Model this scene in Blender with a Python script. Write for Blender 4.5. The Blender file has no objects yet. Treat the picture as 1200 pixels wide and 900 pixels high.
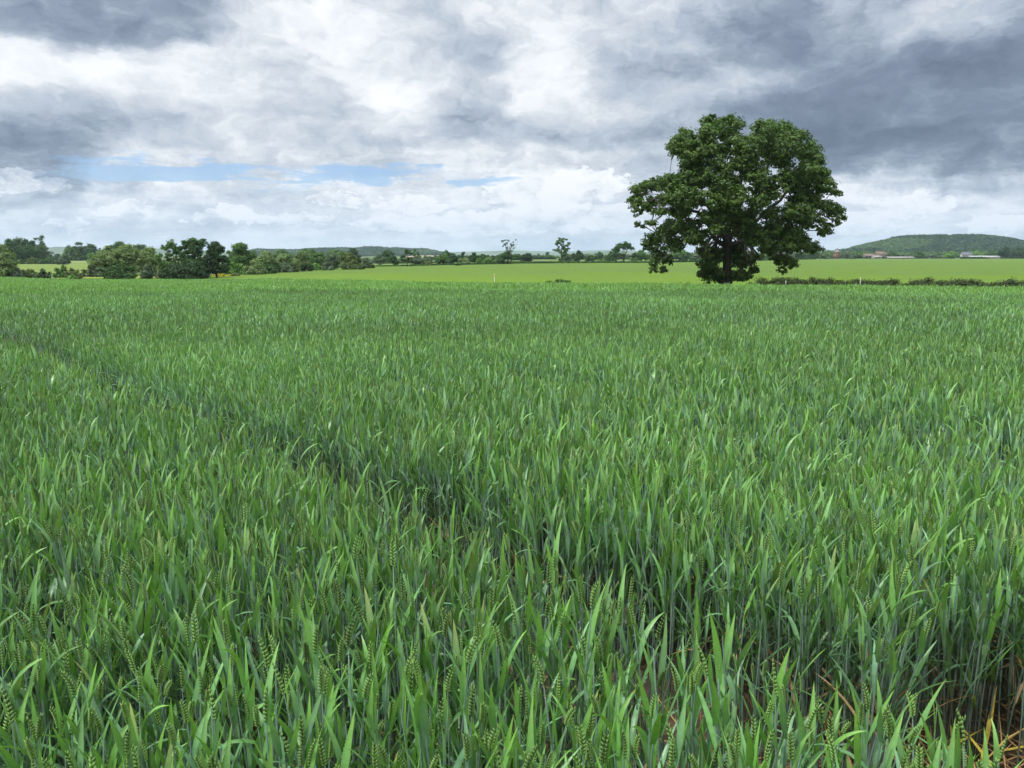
import bpy, math, random
import numpy as np

random.seed(7)
RNG = np.random.default_rng(11)
SC = bpy.context.scene
COL = SC.collection
R = math.radians

# ------------------------------------------------------------------ camera geometry (world units: metres, camera looks along +Y)
EYE = 1.65
F = 906.0                                    # focal length in pixels of the 1200 px wide photograph
TH = math.atan((450 - 299) / F)
CT, ST = math.cos(TH), math.sin(TH)


def project(x, y, z):
    dz = z - EYE
    dep = y * CT - dz * ST
    return 600 + F * x / dep, 450 - F * (y * ST + dz * CT) / dep, dep


def z_at(py, Y):
    t = (450 - py) / F
    return EYE + Y * (t * CT - ST) / (CT + t * ST)


def x_at(px, Y, z):
    return (px - 600) / F * (Y * CT - (z - EYE) * ST)


def smooth(t):
    t = np.clip(t, 0, 1)
    return t * t * (3 - 2 * t)


def H(x, y):
    """height of the land"""
    x = np.asarray(x, float)
    y = np.asarray(y, float)
    L = smooth((-x - 18) / 60.0) * smooth((900 - y) / 500.0)
    floor = 2.0 + 1.15 * L
    s = 0.024 * np.maximum(y, 0)
    k = 0.16
    h = np.clip(0.5 + 0.5 * (floor - s) / k, 0, 1)
    m = floor * (1 - h) + s * h - k * h * (1 - h)
    return -m


def ground_dist(px, py, y0=30.0, y1=6000.0):
    """distance Y at which the land shows at pixel row py in column px"""
    lo, hi = y0, y1
    for _ in range(60):
        mid = math.sqrt(lo * hi)
        z = float(H((px - 600) / F * mid * CT, mid))
        if project(0, mid, z)[1] > py:
            lo = mid
        else:
            hi = mid
    return lo


def ground_pt(px, py):
    Y = ground_dist(px, py)
    z = float(H((px - 600) / F * Y * CT, Y))
    return x_at(px, Y, z), Y


# ------------------------------------------------------------------ cheap value noise in numpy
_perm = np.random.default_rng(3).random((256, 256))


def vnoise(x, y):
    x = np.asarray(x, float)
    y = np.asarray(y, float)
    xi = np.floor(x).astype(int)
    yi = np.floor(y).astype(int)
    fx = x - xi
    fy = y - yi
    fx = fx * fx * (3 - 2 * fx)
    fy = fy * fy * (3 - 2 * fy)
    a = _perm[xi & 255, yi & 255]
    b = _perm[(xi + 1) & 255, yi & 255]
    c = _perm[xi & 255, (yi + 1) & 255]
    d = _perm[(xi + 1) & 255, (yi + 1) & 255]
    return (a * (1 - fx) + b * fx) * (1 - fy) + (c * (1 - fx) + d * fx) * fy


def fbm(x, y, o=4):
    s = 0
    a = 0.5
    for i in range(o):
        s = s + a * vnoise(x * 2 ** i + 17.3 * i, y * 2 ** i - 9.1 * i)
        a *= 0.5
    return s / (1 - 0.5 ** o)


# ------------------------------------------------------------------ mesh helpers
def new_mesh(name, V, Fc, col=None, mat=None, smooth_on=False):
    """V (n,3); Fc list of (m,3) / (m,4) int arrays"""
    if not isinstance(Fc, (list, tuple)):
        Fc = [Fc]
    Fc = [np.asarray(f, np.int32) for f in Fc if len(f)]
    me = bpy.data.meshes.new(name)
    V = np.asarray(V, np.float32)
    me.vertices.add(len(V))
    me.vertices.foreach_set("co", V.ravel())
    loops = np.concatenate([f.ravel() for f in Fc])
    tot = np.concatenate([np.full(len(f), f.shape[1], np.int32) for f in Fc])
    start = np.concatenate([[0], np.cumsum(tot)[:-1]]).astype(np.int32)
    me.loops.add(len(loops))
    me.loops.foreach_set("vertex_index", loops)
    me.polygons.add(len(tot))
    me.polygons.foreach_set("loop_start", start)
    me.polygons.foreach_set("loop_total", tot)
    me.update(calc_edges=True)
    if smooth_on:
        me.polygons.foreach_set("use_smooth", np.ones(len(tot), bool))
    if col is not None:
        a = me.color_attributes.new("Col", 'FLOAT_COLOR', 'POINT')
        c = np.ones((len(V), 4), np.float32)
        c[:, :3] = col
        a.data.foreach_set("color", c.ravel())
    if mat is not None:
        me.materials.append(mat)
    return me


def link(name, me, parent=None, loc=None):
    o = bpy.data.objects.new(name, me)
    COL.objects.link(o)
    if loc is not None:
        o.location = loc
    if parent is not None:
        o.parent = parent
    return o


def tag(o, label=None, cat=None, group=None, kind=None):
    if label:
        o["label"] = label
    if cat:
        o["category"] = cat
    if group:
        o["group"] = group
    if kind:
        o["kind"] = kind
    return o


def empty(name, loc):
    o = bpy.data.objects.new(name, None)
    o.empty_display_size = 0.3
    COL.objects.link(o)
    o.location = loc
    return o


class MB:
    """collects numpy shapes, then links them as one mesh"""

    def __init__(s):
        s.V, s.T, s.Q, s.C, s.n = [], [], [], [], 0

    def add(s, V, T=None, Q=None, C=(1, 1, 1)):
        V = np.asarray(V, np.float32)
        if T is not None and len(T):
            s.T.append(np.asarray(T) + s.n)
        if Q is not None and len(Q):
            s.Q.append(np.asarray(Q) + s.n)
        s.V.append(V)
        C = np.asarray(C, np.float32)
        s.C.append(np.broadcast_to(C, (len(V), 3)))
        s.n += len(V)

    def tube(s, pts, rad, sides=6, C=(1, 1, 1), cap=True):
        pts = np.asarray(pts, float)
        n = len(pts)
        rad = np.broadcast_to(np.asarray(rad, float), (n,))
        V = []
        for i in range(n):
            t = pts[min(i + 1, n - 1)] - pts[max(i - 1, 0)]
            t = t / (np.linalg.norm(t) + 1e-9)
            a = np.cross(t, [0.13, 0.97, 0.2])
            a /= np.linalg.norm(a) + 1e-9
            b = np.cross(t, a)
            for k in range(sides):
                w = 2 * math.pi * k / sides
                V.append(pts[i] + rad[i] * (math.cos(w) * a + math.sin(w) * b))
        Q = []
        for i in range(n - 1):
            for k in range(sides):
                k2 = (k + 1) % sides
                Q.append((i * sides + k, i * sides + k2, (i + 1) * sides + k2, (i + 1) * sides + k))
        T = []
        if cap:
            V.append(pts[-1]); V.append(pts[0])
            for k in range(sides):
                T.append(((n - 1) * sides + k, (n - 1) * sides + (k + 1) % sides, n * sides))
                T.append((k, n * sides + 1, (k + 1) % sides))
        s.add(V, T, Q, C)

    def box(s, c, d, C=(1, 1, 1), rz=0.0):
        c = np.asarray(c, float)
        V = np.array([[x, y, z] for z in (-.5, .5) for y in (-.5, .5) for x in (-.5, .5)]) * np.asarray(d)
        ca, sa = math.cos(rz), math.sin(rz)
        V = V @ np.array([[ca, sa, 0], [-sa, ca, 0], [0, 0, 1]]) + c
        s.add(V, None, [(0, 2, 3, 1), (4, 5, 7, 6), (0, 1, 5, 4), (1, 3, 7, 5), (3, 2, 6, 7), (2, 0, 4, 6)], C)

    def mesh(s, name, mat, smooth_on=False):
        fs = []
        if s.T:
            fs.append(np.concatenate(s.T))
        if s.Q:
            fs.append(np.concatenate(s.Q))
        return new_mesh(name, np.concatenate(s.V), fs, np.concatenate(s.C), mat, smooth_on)

    def build(s, name, mat, parent=None, smooth_on=False, loc=None):
        return link(name, s.mesh(name, mat, smooth_on), parent, loc)


# ------------------------------------------------------------------ materials
class NT:
    def __init__(s, nt):
        s.nt = nt
        nt.nodes.clear()

    def node(s, t, **kw):
        n = s.nt.nodes.new(t)
        for k, v in kw.items():
            setattr(n, k, v)
        return n

    def put(s, sock, v):
        if isinstance(v, bpy.types.NodeSocket):
            s.nt.links.new(v, sock)
        elif v is not None:
            if hasattr(sock.default_value, '__len__') and not hasattr(v, '__len__'):
                v = (v,) * len(sock.default_value)
            elif hasattr(sock.default_value, '__len__') and len(sock.default_value) == 4 and len(v) == 3:
                v = (*v, 1)
            sock.default_value = v

    def m(s, op, a, b=None, c=None, clamp=False):
        n = s.node('ShaderNodeMath', operation=op, use_clamp=clamp)
        for i, v in enumerate((a, b, c)):
            if v is not None:
                s.put(n.inputs[i], v)
        return n.outputs[0]

    def v(s, op, a, b=None, scale=None):
        n = s.node('ShaderNodeVectorMath', operation=op)
        s.put(n.inputs[0], a)
        if b is not None:
            s.put(n.inputs[1], b)
        if scale is not None:
            s.put(n.inputs['Scale'], scale)
        return n.outputs['Value'] if op in ('LENGTH', 'DOT_PRODUCT') else n.outputs[0]

    def xyz(s, x, y, z):
        n = s.node('ShaderNodeCombineXYZ')
        for i, v in enumerate((x, y, z)):
            s.put(n.inputs[i], v)
        return n.outputs[0]

    def sep(s, v):
        n = s.node('ShaderNodeSeparateXYZ')
        s.put(n.inputs[0], v)
        return n.outputs

    def noise(s, vec, scale, detail=4, rough=0.55, out='Fac', lac=2.0, dist=0.0):
        n = s.node('ShaderNodeTexNoise')
        s.put(n.inputs['Vector'], vec)
        n.inputs['Scale'].default_value = scale
        n.inputs['Detail'].default_value = detail
        n.inputs['Roughness'].default_value = rough
        n.inputs['Lacunarity'].default_value = lac
        n.inputs['Distortion'].default_value = dist
        return n.outputs[out]

    def mix(s, f, a, b):
        n = s.node('ShaderNodeMix', data_type='RGBA')
        s.put(n.inputs[0], f)
        s.put(n.inputs[6], a)
        s.put(n.inputs[7], b)
        return n.outputs[2]

    def ramp(s, f, stops, interp='LINEAR'):
        n = s.node('ShaderNodeValToRGB')
        n.color_ramp.interpolation = interp
        e = n.color_ramp.elements
        while len(e) < len(stops):
            e.new(0.5)
        for i, (p, c) in enumerate(stops):
            e[i].position = p
            e[i].color = (*c, 1) if len(c) == 3 else c
        s.put(n.inputs[0], f)
        return n.outputs[0]

    def sstep(s, x, lo, hi):
        n = s.node('ShaderNodeMapRange', interpolation_type='SMOOTHSTEP')
        s.put(n.inputs[0], x)
        n.inputs[1].default_value = lo
        n.inputs[2].default_value = hi
        return n.outputs[0]


def material(name):
    m = bpy.data.materials.new(name)
    m.use_nodes = True
    return m, NT(m.node_tree)


def leaf_material(name, transl=0.3, rough=0.5, spec=0.3, gain=(1, 1, 1), tg=(1.25, 1.35, 0.5)):
    m, n = material(name)
    a = n.node('ShaderNodeAttribute', attribute_name='Col')
    c = n.v('MULTIPLY', a.outputs['Vector'], gain)
    nz = n.noise(n.node('ShaderNodeNewGeometry').outputs['Position'], 60.0, 2)
    c = n.v('SCALE', c, scale=n.m('MULTIPLY_ADD', nz, 0.5, 0.75))
    p = n.node('ShaderNodeBsdfPrincipled')
    n.put(p.inputs['Base Color'], c)
    p.inputs['Roughness'].default_value = rough
    p.inputs['Specular IOR Level'].default_value = spec
    t = n.node('ShaderNodeBsdfTranslucent')
    n.put(t.inputs[0], n.v('MULTIPLY', c, tg))
    mx = n.node('ShaderNodeMixShader')
    mx.inputs[0].default_value = transl
    n.nt.links.new(p.outputs[0], mx.inputs[1])
    n.nt.links.new(t.outputs[0], mx.inputs[2])
    o = n.node('ShaderNodeOutputMaterial')
    n.nt.links.new(mx.outputs[0], o.inputs[0])
    return m


def plain_material(name, colfn, rough=0.85, bump=None, spec=0.3):
    """colfn(n, pos) -> colour socket"""
    m, n = material(name)
    pos = n.node('ShaderNodeNewGeometry').outputs['Position']
    p = n.node('ShaderNodeBsdfPrincipled')
    n.put(p.inputs['Base Color'], colfn(n, pos))
    p.inputs['Roughness'].default_value = rough
    p.inputs['Specular IOR Level'].default_value = spec
    if bump:
        b = n.node('ShaderNodeBump')
        b.inputs['Strength'].default_value = bump[1]
        b.inputs['Distance'].default_value = bump[2]
        n.put(b.inputs['Height'], n.noise(pos, bump[0], 5, 0.6))
        n.nt.links.new(b.outputs[0], p.inputs['Normal'])
    o = n.node('ShaderNodeOutputMaterial')
    n.nt.links.new(p.outputs[0], o.inputs[0])
    return m


def two_tone(a, b, scale, detail=5, lo=0.35, hi=0.65):
    def fn(n, pos):
        return n.mix(n.sstep(n.noise(pos, scale, detail, 0.6), lo, hi), a, b)
    return fn
# ------------------------------------------------------------------ camera, sun, sky
def make_camera():
    cam = bpy.data.cameras.new("camera")
    cam.sensor_fit = 'HORIZONTAL'
    cam.sensor_width = 36.0
    cam.lens = 36.0 * F / 1200.0
    cam.clip_start = 0.05
    cam.clip_end = 30000
    o = bpy.data.objects.new("camera", cam)
    COL.objects.link(o)
    o.location = (0, 0, EYE)
    o.rotation_euler = (math.pi / 2 - TH, 0, 0)
    SC.camera = o


SUN_EL, SUN_AZ = R(57), R(-118)               # azimuth from +Y towards +X


def make_sun():
    li = bpy.data.lights.new("sun", 'SUN')
    li.energy = 2.4
    li.angle = R(5)
    li.color = (1.0, 0.965, 0.9)
    o = bpy.data.objects.new("sun", li)
    COL.objects.link(o)
    o.location = (-30, 30, 60)
    o.rotation_euler = (math.pi / 2 - SUN_EL, 0, math.pi - SUN_AZ)


def sky_uv(px, py):
    t = (450 - py) / F
    d = np.array([(px - 600) / F, CT + t * ST, t * CT - ST])
    d /= np.linalg.norm(d)
    return math.atan2(d[0], d[1]), math.asin(d[2])


def make_sky():
    w = bpy.data.worlds.new("World")
    SC.world = w
    w.use_nodes = True
    w.cycles.sampling_method = 'MANUAL'
    w.cycles.sample_map_resolution = 256
    n = NT(w.node_tree)
    g = n.node('ShaderNodeTexCoord').outputs['Generated']
    dx, dy, dz = n.sep(g)
    U = n.m('ARCTAN2', dx, dy)
    V = n.m('ARCSINE', dz)
    # flat cloud deck seen in perspective
    k = n.m('ADD', n.m('MAXIMUM', dz, 0.0), 0.10)
    deck = n.xyz(n.m('DIVIDE', dx, k), n.m('DIVIDE', dy, k), 0.0)
    uv3 = n.xyz(U, n.m('MULTIPLY', V, 1.7), 0.0)
    # warped sky coordinates for the big cloud masses
    wlo = n.v('SUBTRACT', n.noise(uv3, 5.0, 3, 0.6, 'Color'), (0.5, 0.5, 0.5))
    whi = n.v('SUBTRACT', n.noise(uv3, 26.0, 4, 0.62, 'Color'), (0.5, 0.5, 0.5))
    wv = n.v('ADD', n.v('MULTIPLY', wlo, (0.17, 0.065, 0.0)), n.v('MULTIPLY', whi, (0.045, 0.026, 0.0)))
    uv = n.v('ADD', n.xyz(U, V, 0.0), wv)
    wvh = n.v('SUBTRACT', n.noise(uv3, 70.0, 3, 0.6, 'Color'), (0.5, 0.5, 0.5))
    wv2 = n.v('ADD', n.v('MULTIPLY', whi, (0.075, 0.032, 0.0)), n.v('MULTIPLY', wvh, (0.03, 0.018, 0.0)))
    uvs = n.v('ADD', n.xyz(U, V, 0.0), wv2)

    def blob(px, py, rx, ry, wt, rot=0.0, hard=None, vec=None):
        u0, v0 = sky_uv(px, py)
        mp = n.node('ShaderNodeMapping', vector_type='TEXTURE')
        n.put(mp.inputs['Vector'], vec or uv)
        mp.inputs['Location'].default_value = (u0, v0, 0)
        mp.inputs['Rotation'].default_value = (0, 0, R(rot))
        mp.inputs['Scale'].default_value = (rx / F, ry / F, 1)
        gr = n.node('ShaderNodeTexGradient', gradient_type='SPHERICAL')
        n.put(gr.inputs[0], mp.outputs[0])
        o = gr.outputs['Fac']
        mr = n.node('ShaderNodeMapRange', interpolation_type='SMOOTHSTEP')
        n.put(mr.inputs[0], o)
        mr.inputs[1].default_value, mr.inputs[2].default_value = hard or (0.0, 0.9)
        mr.inputs[4].default_value = wt
        return mr.outputs[0]

    def total(lst, start=None):
        s = start
        for b in lst:
            v = blob(*b[:5], **(b[5] if len(b) > 5 else {}))
            s = v if s is None else n.m('ADD', s, v)
        return s

    f1 = n.noise(deck, 0.75, 6, 0.60)
    puff = n.v('ADD', uv3, n.v('MULTIPLY', whi, (0.050, 0.060, 0.0)))
    puff = n.v('ADD', puff, n.v('MULTIPLY', wlo, (0.10, 0.10, 0.0)))
    f2 = n.noise(puff, 7.5, 5, 0.56)
    f3 = n.noise(puff, 26.0, 5, 0.60)
    base = n.m('ADD', 0.665, n.m('MULTIPLY', n.m('SUBTRACT', f1, 0.5), 0.60))
    base = n.m('ADD', base, n.m('MULTIPLY', n.m('SUBTRACT', f2, 0.5), 1.0))
    base = n.m('ADD', base, n.m('MULTIPLY', n.m('SUBTRACT', f3, 0.5), 0.60))
    crisp = dict(hard=(0.02, 0.30))
    S = total([
        (60, -4, 175, 48, -0.42, crisp), (90, 8, 110, 30, -0.10),
        (40, 170, 190, 75, -0.22), (0, 190, 90, 36, -0.20, crisp), (220, 150, 330, 50, -0.20),
        (600, 158, 150, 48, -0.30, dict(rot=-12)), (575, 85, 110, 45, -0.16), (740, 70, 120, 40, -0.16),
        (1090, 90, 420, 135, -0.36), (1150, 140, 320, 80, -0.26, crisp), (1010, 158, 200, 44, -0.12),
        (880, 35, 170, 95, -0.22), (730, 125, 170, 60, -0.24), (830, 165, 210, 50, -0.08), (1180, 10, 160, 40, 0.05), (1120, 172, 230, 26, -0.16, crisp), (1010, 95, 130, 70, -0.10),
        (480, 20, 160, 60, -0.10),
        (645, 95, 90, 100, 0.24), (700, 120, 150, 40, 0.14), (880, 98, 150, 26, 0.34), (340, 40, 160, 60, 0.12),
        (70, 85, 160, 45, 0.20), (460, 120, 90, 60, 0.14), (210, 95, 120, 40, 0.10), (420, 30, 60, 60, 0.12),
        (130, 178, 120, 20, 0.16), (1090, 216, 260, 34, 0.26), (1160, 265, 160, 26, 0.10),
        (600, 184, 260, 16, 0.18), (260, 235, 500, 40, 0.08), (620, 235, 150, 50, 0.10),
    ], base)
    # bright low decks under the overcast, thinner banding towards the horizon
    low = n.m('SUBTRACT', 1.0, n.sstep(n.m('ADD', V, n.m('MULTIPLY', n.m('SUBTRACT', f2, 0.5), 0.05)), 0.085, 0.16))
    bands = n.noise(n.v('ADD', n.xyz(n.m('MULTIPLY', U, 3.4), n.m('MULTIPLY', V, 22.0), 3.0), n.v('SCALE', whi, scale=0.5)), 2.2, 4, 0.6)
    S = n.m('ADD', S, n.m('MULTIPLY', low, -0.02))
    S = n.m('ADD', S, n.m('MULTIPLY', low, n.m('MULTIPLY', n.m('SUBTRACT', bands, 0.5), 0.95)))
    # small heaped clouds standing above the horizon: white caps, blue grey feet
    caps = [(150, 247, 26, 11), (270, 252, 44, 12), (245, 256, 22, 8), (395, 232, 34, 12), (340, 258, 60, 8), (75, 264, 20, 8),
            (600, 222, 42, 20), (560, 262, 90, 18), (640, 238, 60, 26), (690, 215, 60, 22), (480, 240, 60, 10), (660, 262, 60, 14),
            (1000, 262, 60, 14), (1180, 262, 46, 10), (1060, 240, 60, 14), (450, 262, 40, 10), (20, 214, 60, 12)]
    cap = total([(x, y, rx, ry, 1.0, dict(vec=uvs, hard=(0.12, 0.30))) for x, y, rx, ry in caps])
    foot = total([(x + 4, y + ry * .55, rx * 1.05, ry * .8, 1.0, dict(vec=uvs, hard=(0.05, 0.8))) for x, y, rx, ry in caps[:14:2]])
    lump = n.m('ADD', 0.45, n.m('MULTIPLY', n.m('SUBTRACT', f3, 0.38), 2.4))
    S = n.m('ADD', S, n.m('MULTIPLY', n.m('MULTIPLY', n.m('MINIMUM', cap, 1.0), lump), 0.34))
    S = n.m('SUBTRACT', S, n.m('MULTIPLY', n.m('MINIMUM', foot, 1.0), 0.18))
    cloud = n.ramp(n.m('MULTIPLY_ADD', S, 0.86, 0.16), [(0.0, (0.128, 0.165, 0.240)), (0.2, (0.188, 0.235, 0.330)), (0.376, (0.285, 0.345, 0.445)), (0.536, (0.44, 0.505, 0.60)),
                       (0.68, (0.60, 0.65, 0.72)), (0.84, (0.81, 0.845, 0.89)), (1.0, (0.93, 0.95, 0.985))])
    # clouds near the horizon are seen through more air
    cloud = n.mix(n.m('MULTIPLY', n.sstep(n.m('SUBTRACT', 0.12, V), 0.0, 0.12), 0.45), cloud, (0.49, 0.61, 0.82))
    # blue gaps: clear Nishita sky
    gap = total([(210, 200, 190, 24, 0.85), (330, 206, 330, 18, 0.55), (510, 207, 190, 15, 0.95), (60, 228, 80, 8, 0.5)])
    streak = n.noise(n.xyz(n.m('MULTIPLY', U, 3.0), n.m('MULTIPLY', V, 20.0), 8.0), 3.2, 4, 0.55)
    gap = n.m('SUBTRACT', gap, n.m('MULTIPLY', n.sstep(streak, 0.40, 0.62), 1.0))
    gap = n.m('MULTIPLY', n.sstep(gap, 0.05, 0.80), 0.80)
    sky = n.node('ShaderNodeTexSky', sky_type='NISHITA')
    sky.sun_disc = False
    sky.sun_elevation = SUN_EL
    sky.sun_rotation = SUN_AZ
    sky.air_density = 1.0
    sky.dust_density = 0.6
    sky.ozone_density = 1.2
    blue = n.v('MULTIPLY', sky.outputs[0], (0.86, 1.06, 1.42))
    # overcast cloud is brighter overhead, where the sun stands behind it
    sund = (math.sin(SUN_AZ) * math.cos(SUN_EL), math.cos(SUN_AZ) * math.cos(SUN_EL), math.sin(SUN_EL))
    glow = n.m('POWER', n.m('MAXIMUM', n.v('DOT_PRODUCT', g, sund), 0.0), 3.0)
    up = n.sstep(V, 0.32, 0.75)
    gain = n.m('ADD', 1.0, n.m('ADD', n.m('MULTIPLY', up, 0.9), n.m('MULTIPLY', n.m('MULTIPLY', glow, up), 1.6)))
    cloud10 = n.v('SCALE', cloud, scale=n.m('MULTIPLY', gain, 10.0))
    colr = n.mix(gap, cloud10, blue)
    bg = n.node('ShaderNodeBackground')
    bg.inputs['Strength'].default_value = 0.10
    n.put(bg.inputs[0], colr)
    out = n.node('ShaderNodeOutputWorld')
    n.nt.links.new(bg.outputs[0], out.inputs[0])


def view():
    v = SC.view_settings
    v.view_transform = 'Standard'
    v.look = 'None'
    v.exposure = 0.12
    v.gamma = 1.0
    v.use_curve_mapping = False
    SC.cycles.max_bounces = 6
    SC.cycles.diffuse_bounces = 2
    SC.cycles.glossy_bounces = 2
    SC.cycles.transmission_bounces = 3
    SC.cycles.volume_bounces = 1
    SC.cycles.transparent_max_bounces = 8
    SC.cycles.use_denoising = True
    SC.cycles.use_adaptive_sampling = True
    SC.cycles.adaptive_threshold = 0.015


make_camera()
make_sun()
make_sky()
view()
# ------------------------------------------------------------------ land, fields, hills
def edge_y(x):
    """far edge of the wheat"""
    return 79.0 - 0.72 * np.asarray(x, float) + 1.2 * (fbm(np.asarray(x, float) * 0.08, 3.0) - 0.5)


def grid_mesh(name, X, Y, Z, mat, col=None):
    ny, nx = X.shape
    V = np.stack([X, Y, Z], -1).reshape(-1, 3)
    i = np.arange(ny - 1)[:, None] * nx + np.arange(nx - 1)[None]
    i = i.ravel()
    Q = np.stack([i, i + 1, i + nx + 1, i + nx], -1)
    return new_mesh(name, V, [Q], col, mat, True)


def soil_mat():
    def fn(n, pos):
        a = n.mix(n.sstep(n.noise(pos, 9.0, 6, 0.65), 0.35, 0.65), (0.055, 0.036, 0.022), (0.115, 0.078, 0.048))
        far = n.mix(n.sstep(n.noise(pos, 0.02, 4, 0.6), 0.42, 0.58), (0.075, 0.115, 0.035), (0.11, 0.155, 0.05))
        y = n.sep(pos)[1]
        return n.mix(n.sstep(y, 85.0, 110.0), a, far)
    return plain_material("soil", fn, 0.95, (30.0, 0.9, 0.03))


def field_mat(name, a, b, c, sx=0.08, sy=0.5, lines=True):
    def fn(n, pos):
        st = n.v('MULTIPLY', pos, (sx, sy, 1.0))
        k = n.mix(n.sstep(n.noise(st, 1.0, 5, 0.6), 0.33, 0.67), a, b)
        k = n.mix(n.sstep(n.noise(pos, 0.035, 3, 0.5), 0.45, 0.72), k, c)
        k = n.mix(n.m('MULTIPLY', n.sstep(n.noise(pos, 1.3, 6, 0.75), 0.3, 0.75), 0.6), k,
                  (a[0] * .45, a[1] * .5, a[2] * .45))
        if lines:                                  # a lusher, limier band of crop towards the wheat
            yy = n.m('ADD', n.sep(pos)[1], n.m('MULTIPLY', n.sep(pos)[0], 0.35))
            yy = n.m('ADD', yy, n.m('MULTIPLY', n.m('SUBTRACT', n.noise(pos, 0.05, 3, 0.5), 0.5), 70.0))
            k = n.mix(n.m('MULTIPLY', n.sstep(yy, 190.0, 95.0), 0.6), k, c)
        if lines:                                  # sprayer wheelings through the young crop
            q = n.v('DOT_PRODUCT', pos, (0.30, 0.954, 0.0))
            w = n.m('FRACT', n.m('DIVIDE', q, 24.0))
            l1 = n.m('COMPARE', w, 0.5, 0.012)
            k = n.mix(n.m('MULTIPLY', l1, 0.35), k, (0.07, 0.12, 0.03))
        return k
    return plain_material(name, fn, 0.9, (3.0, 0.9, 0.25), 0.12)


def patch(name, near, far, px0, px1, mat, dz=0.05, nx=70, ny=36, kind='structure'):
    """strip of land between two curves given as functions px -> Y"""
    pxs = np.linspace(px0, px1, nx)
    X = np.zeros((ny, nx)); Y = np.zeros((ny, nx))
    for j, px in enumerate(pxs):
        y0, y1 = near(px), far(px)
        ys = y0 * (y1 / y0) ** np.linspace(0, 1, ny)
        Y[:, j] = ys
        zz = H((px - 600) / F * ys * CT, ys)
        X[:, j] = (px - 600) / F * (ys * CT - (zz - EYE) * ST)
    Z = H(X, Y) + dz
    o = link(name, grid_mesh(name, X, Y, Z, mat))
    return tag(o, kind=kind)


def curve_px(pts):
    xs = [p[0] for p in pts]
    ds = [math.log(ground_dist(p[0], p[1])) for p in pts]
    return lambda px: math.exp(np.interp(px, xs, ds))


def edge_dist(px, off=0.0):
    """where column px crosses the far edge of the wheat"""
    k = (px - 600) / F * CT
    Y = 79.0 / (1 + 0.72 * k)
    return Y + off


FIELD_FAR = [(150, 326.5), (195, 325.5), (260, 322), (370, 316.5), (440, 312.5), (500, 311), (600, 309), (760, 308), (960, 304), (1400, 303)]


def make_land():
    # one sheet of land out to the horizon
    ys = np.concatenate([np.linspace(-30, 160, 64), 160 * (9000 / 160) ** np.linspace(0.03, 1, 50)])
    xs = np.concatenate([-np.geomspace(9000, 105, 30), np.linspace(-100, 100, 41), np.geomspace(105, 9000, 30)])
    X, Y = np.meshgrid(xs, ys)
    o = link("ground", grid_mesh("ground", X, Y, H(X, Y), soil_mat()))
    tag(o, kind='structure')
    far = curve_px(FIELD_FAR)
    patch("bright_green_field", lambda px: edge_dist(px, 4.0 if px > 250 else 2.5), far, 150, 1400,
          field_mat("young_crop", (0.092, 0.168, 0.022), (0.142, 0.215, 0.045), (0.130, 0.220, 0.010)), 0.05, 90, 44)
    mm = field_mat("meadow_grass", (0.16, 0.225, 0.045), (0.20, 0.25, 0.07), (0.17, 0.24, 0.03), lines=False)
    patch("left_meadow", curve_px([(-80, 322), (150, 321)]), curve_px([(-80, 309), (60, 308.4), (150, 308)]), -80, 150, mm, 0.06, 20, 14)
    ym = field_mat("buttercup_grass", (0.24, 0.27, 0.045), (0.20, 0.26, 0.05), (0.32, 0.30, 0.04), 0.3, 0.6, lines=False)
    patch("yellow_flowered_strip", curve_px([(60, 327.2), (190, 326.8)]), curve_px([(60, 323.4), (190, 323)]), 66, 196, ym, 0.12, 16, 6)
    pm = field_mat("pale_pasture", (0.20, 0.25, 0.08), (0.25, 0.28, 0.11), (0.18, 0.25, 0.06), lines=False)
    patch("pale_pasture", curve_px([(78, 308), (110, 308)]), curve_px([(78, 304.6), (110, 304.6)]), 76, 112, pm, 0.05, 8, 6)
    g2 = field_mat("far_pasture_grass", (0.13, 0.21, 0.05), (0.16, 0.23, 0.06), (0.11, 0.18, 0.035), lines=False)
    patch("middle_pasture", curve_px([(395, 312.5), (440, 312), (500, 310.6), (600, 308.7), (760, 307.6), (960, 303.9)]),
          curve_px([(395, 309), (500, 307.6), (760, 304.6), (960, 303.0)]), 395, 950, g2, 0.10, 40, 8)
    patch("far_pasture", curve_px([(470, 306), (760, 304)]), curve_px([(470, 302.6), (760, 301.8)]), 480, 760, pm, 0.06, 24, 8)
    tan = field_mat("fallow_field", (0.34, 0.27, 0.17), (0.38, 0.31, 0.20), (0.30, 0.25, 0.15), lines=False)
    return tan


def ridge(name, sil, D, T, mat, rough=2.0, back=1.0, step=6, nrow=26, front=None):
    """a real hill: silhouette (px, py of the crest) at distance D, running T metres towards and away from us"""
    xs = [s[0] for s in sil]
    pxs = np.arange(xs[0], xs[-1] + 1, step, dtype=float)
    py = np.interp(pxs, xs, [s[1] for s in sil])
    crest = np.array([z_at(p, D) for p in py])
    X = np.zeros((nrow, len(pxs))); Y = X.copy(); Z = X.copy()
    tt = np.linspace(-1, back, nrow)
    xc = (pxs - 600) / F * D * CT
    for i, t in enumerate(tt):
        prof = 0.5 + 0.5 * math.cos(math.pi * t)
        prof = prof ** 0.8 if t < 0 else prof
        Y[i] = D + t * T
        X[i] = xc * Y[i] / D
        base = H(X[i], Y[i]) - 2.0
        nz = (fbm(xc / (T * .35) + 5, Y[i] / (T * .35)) - 0.5) * rough * 2 * prof
        Z[i] = base + (crest - base) * prof + nz * (1 - math.exp(-abs(t) * 6))
    o = link(name, grid_mesh(name, X, Y, Z, mat))
    tag(o, kind='structure')
    return X, Y, Z


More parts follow.
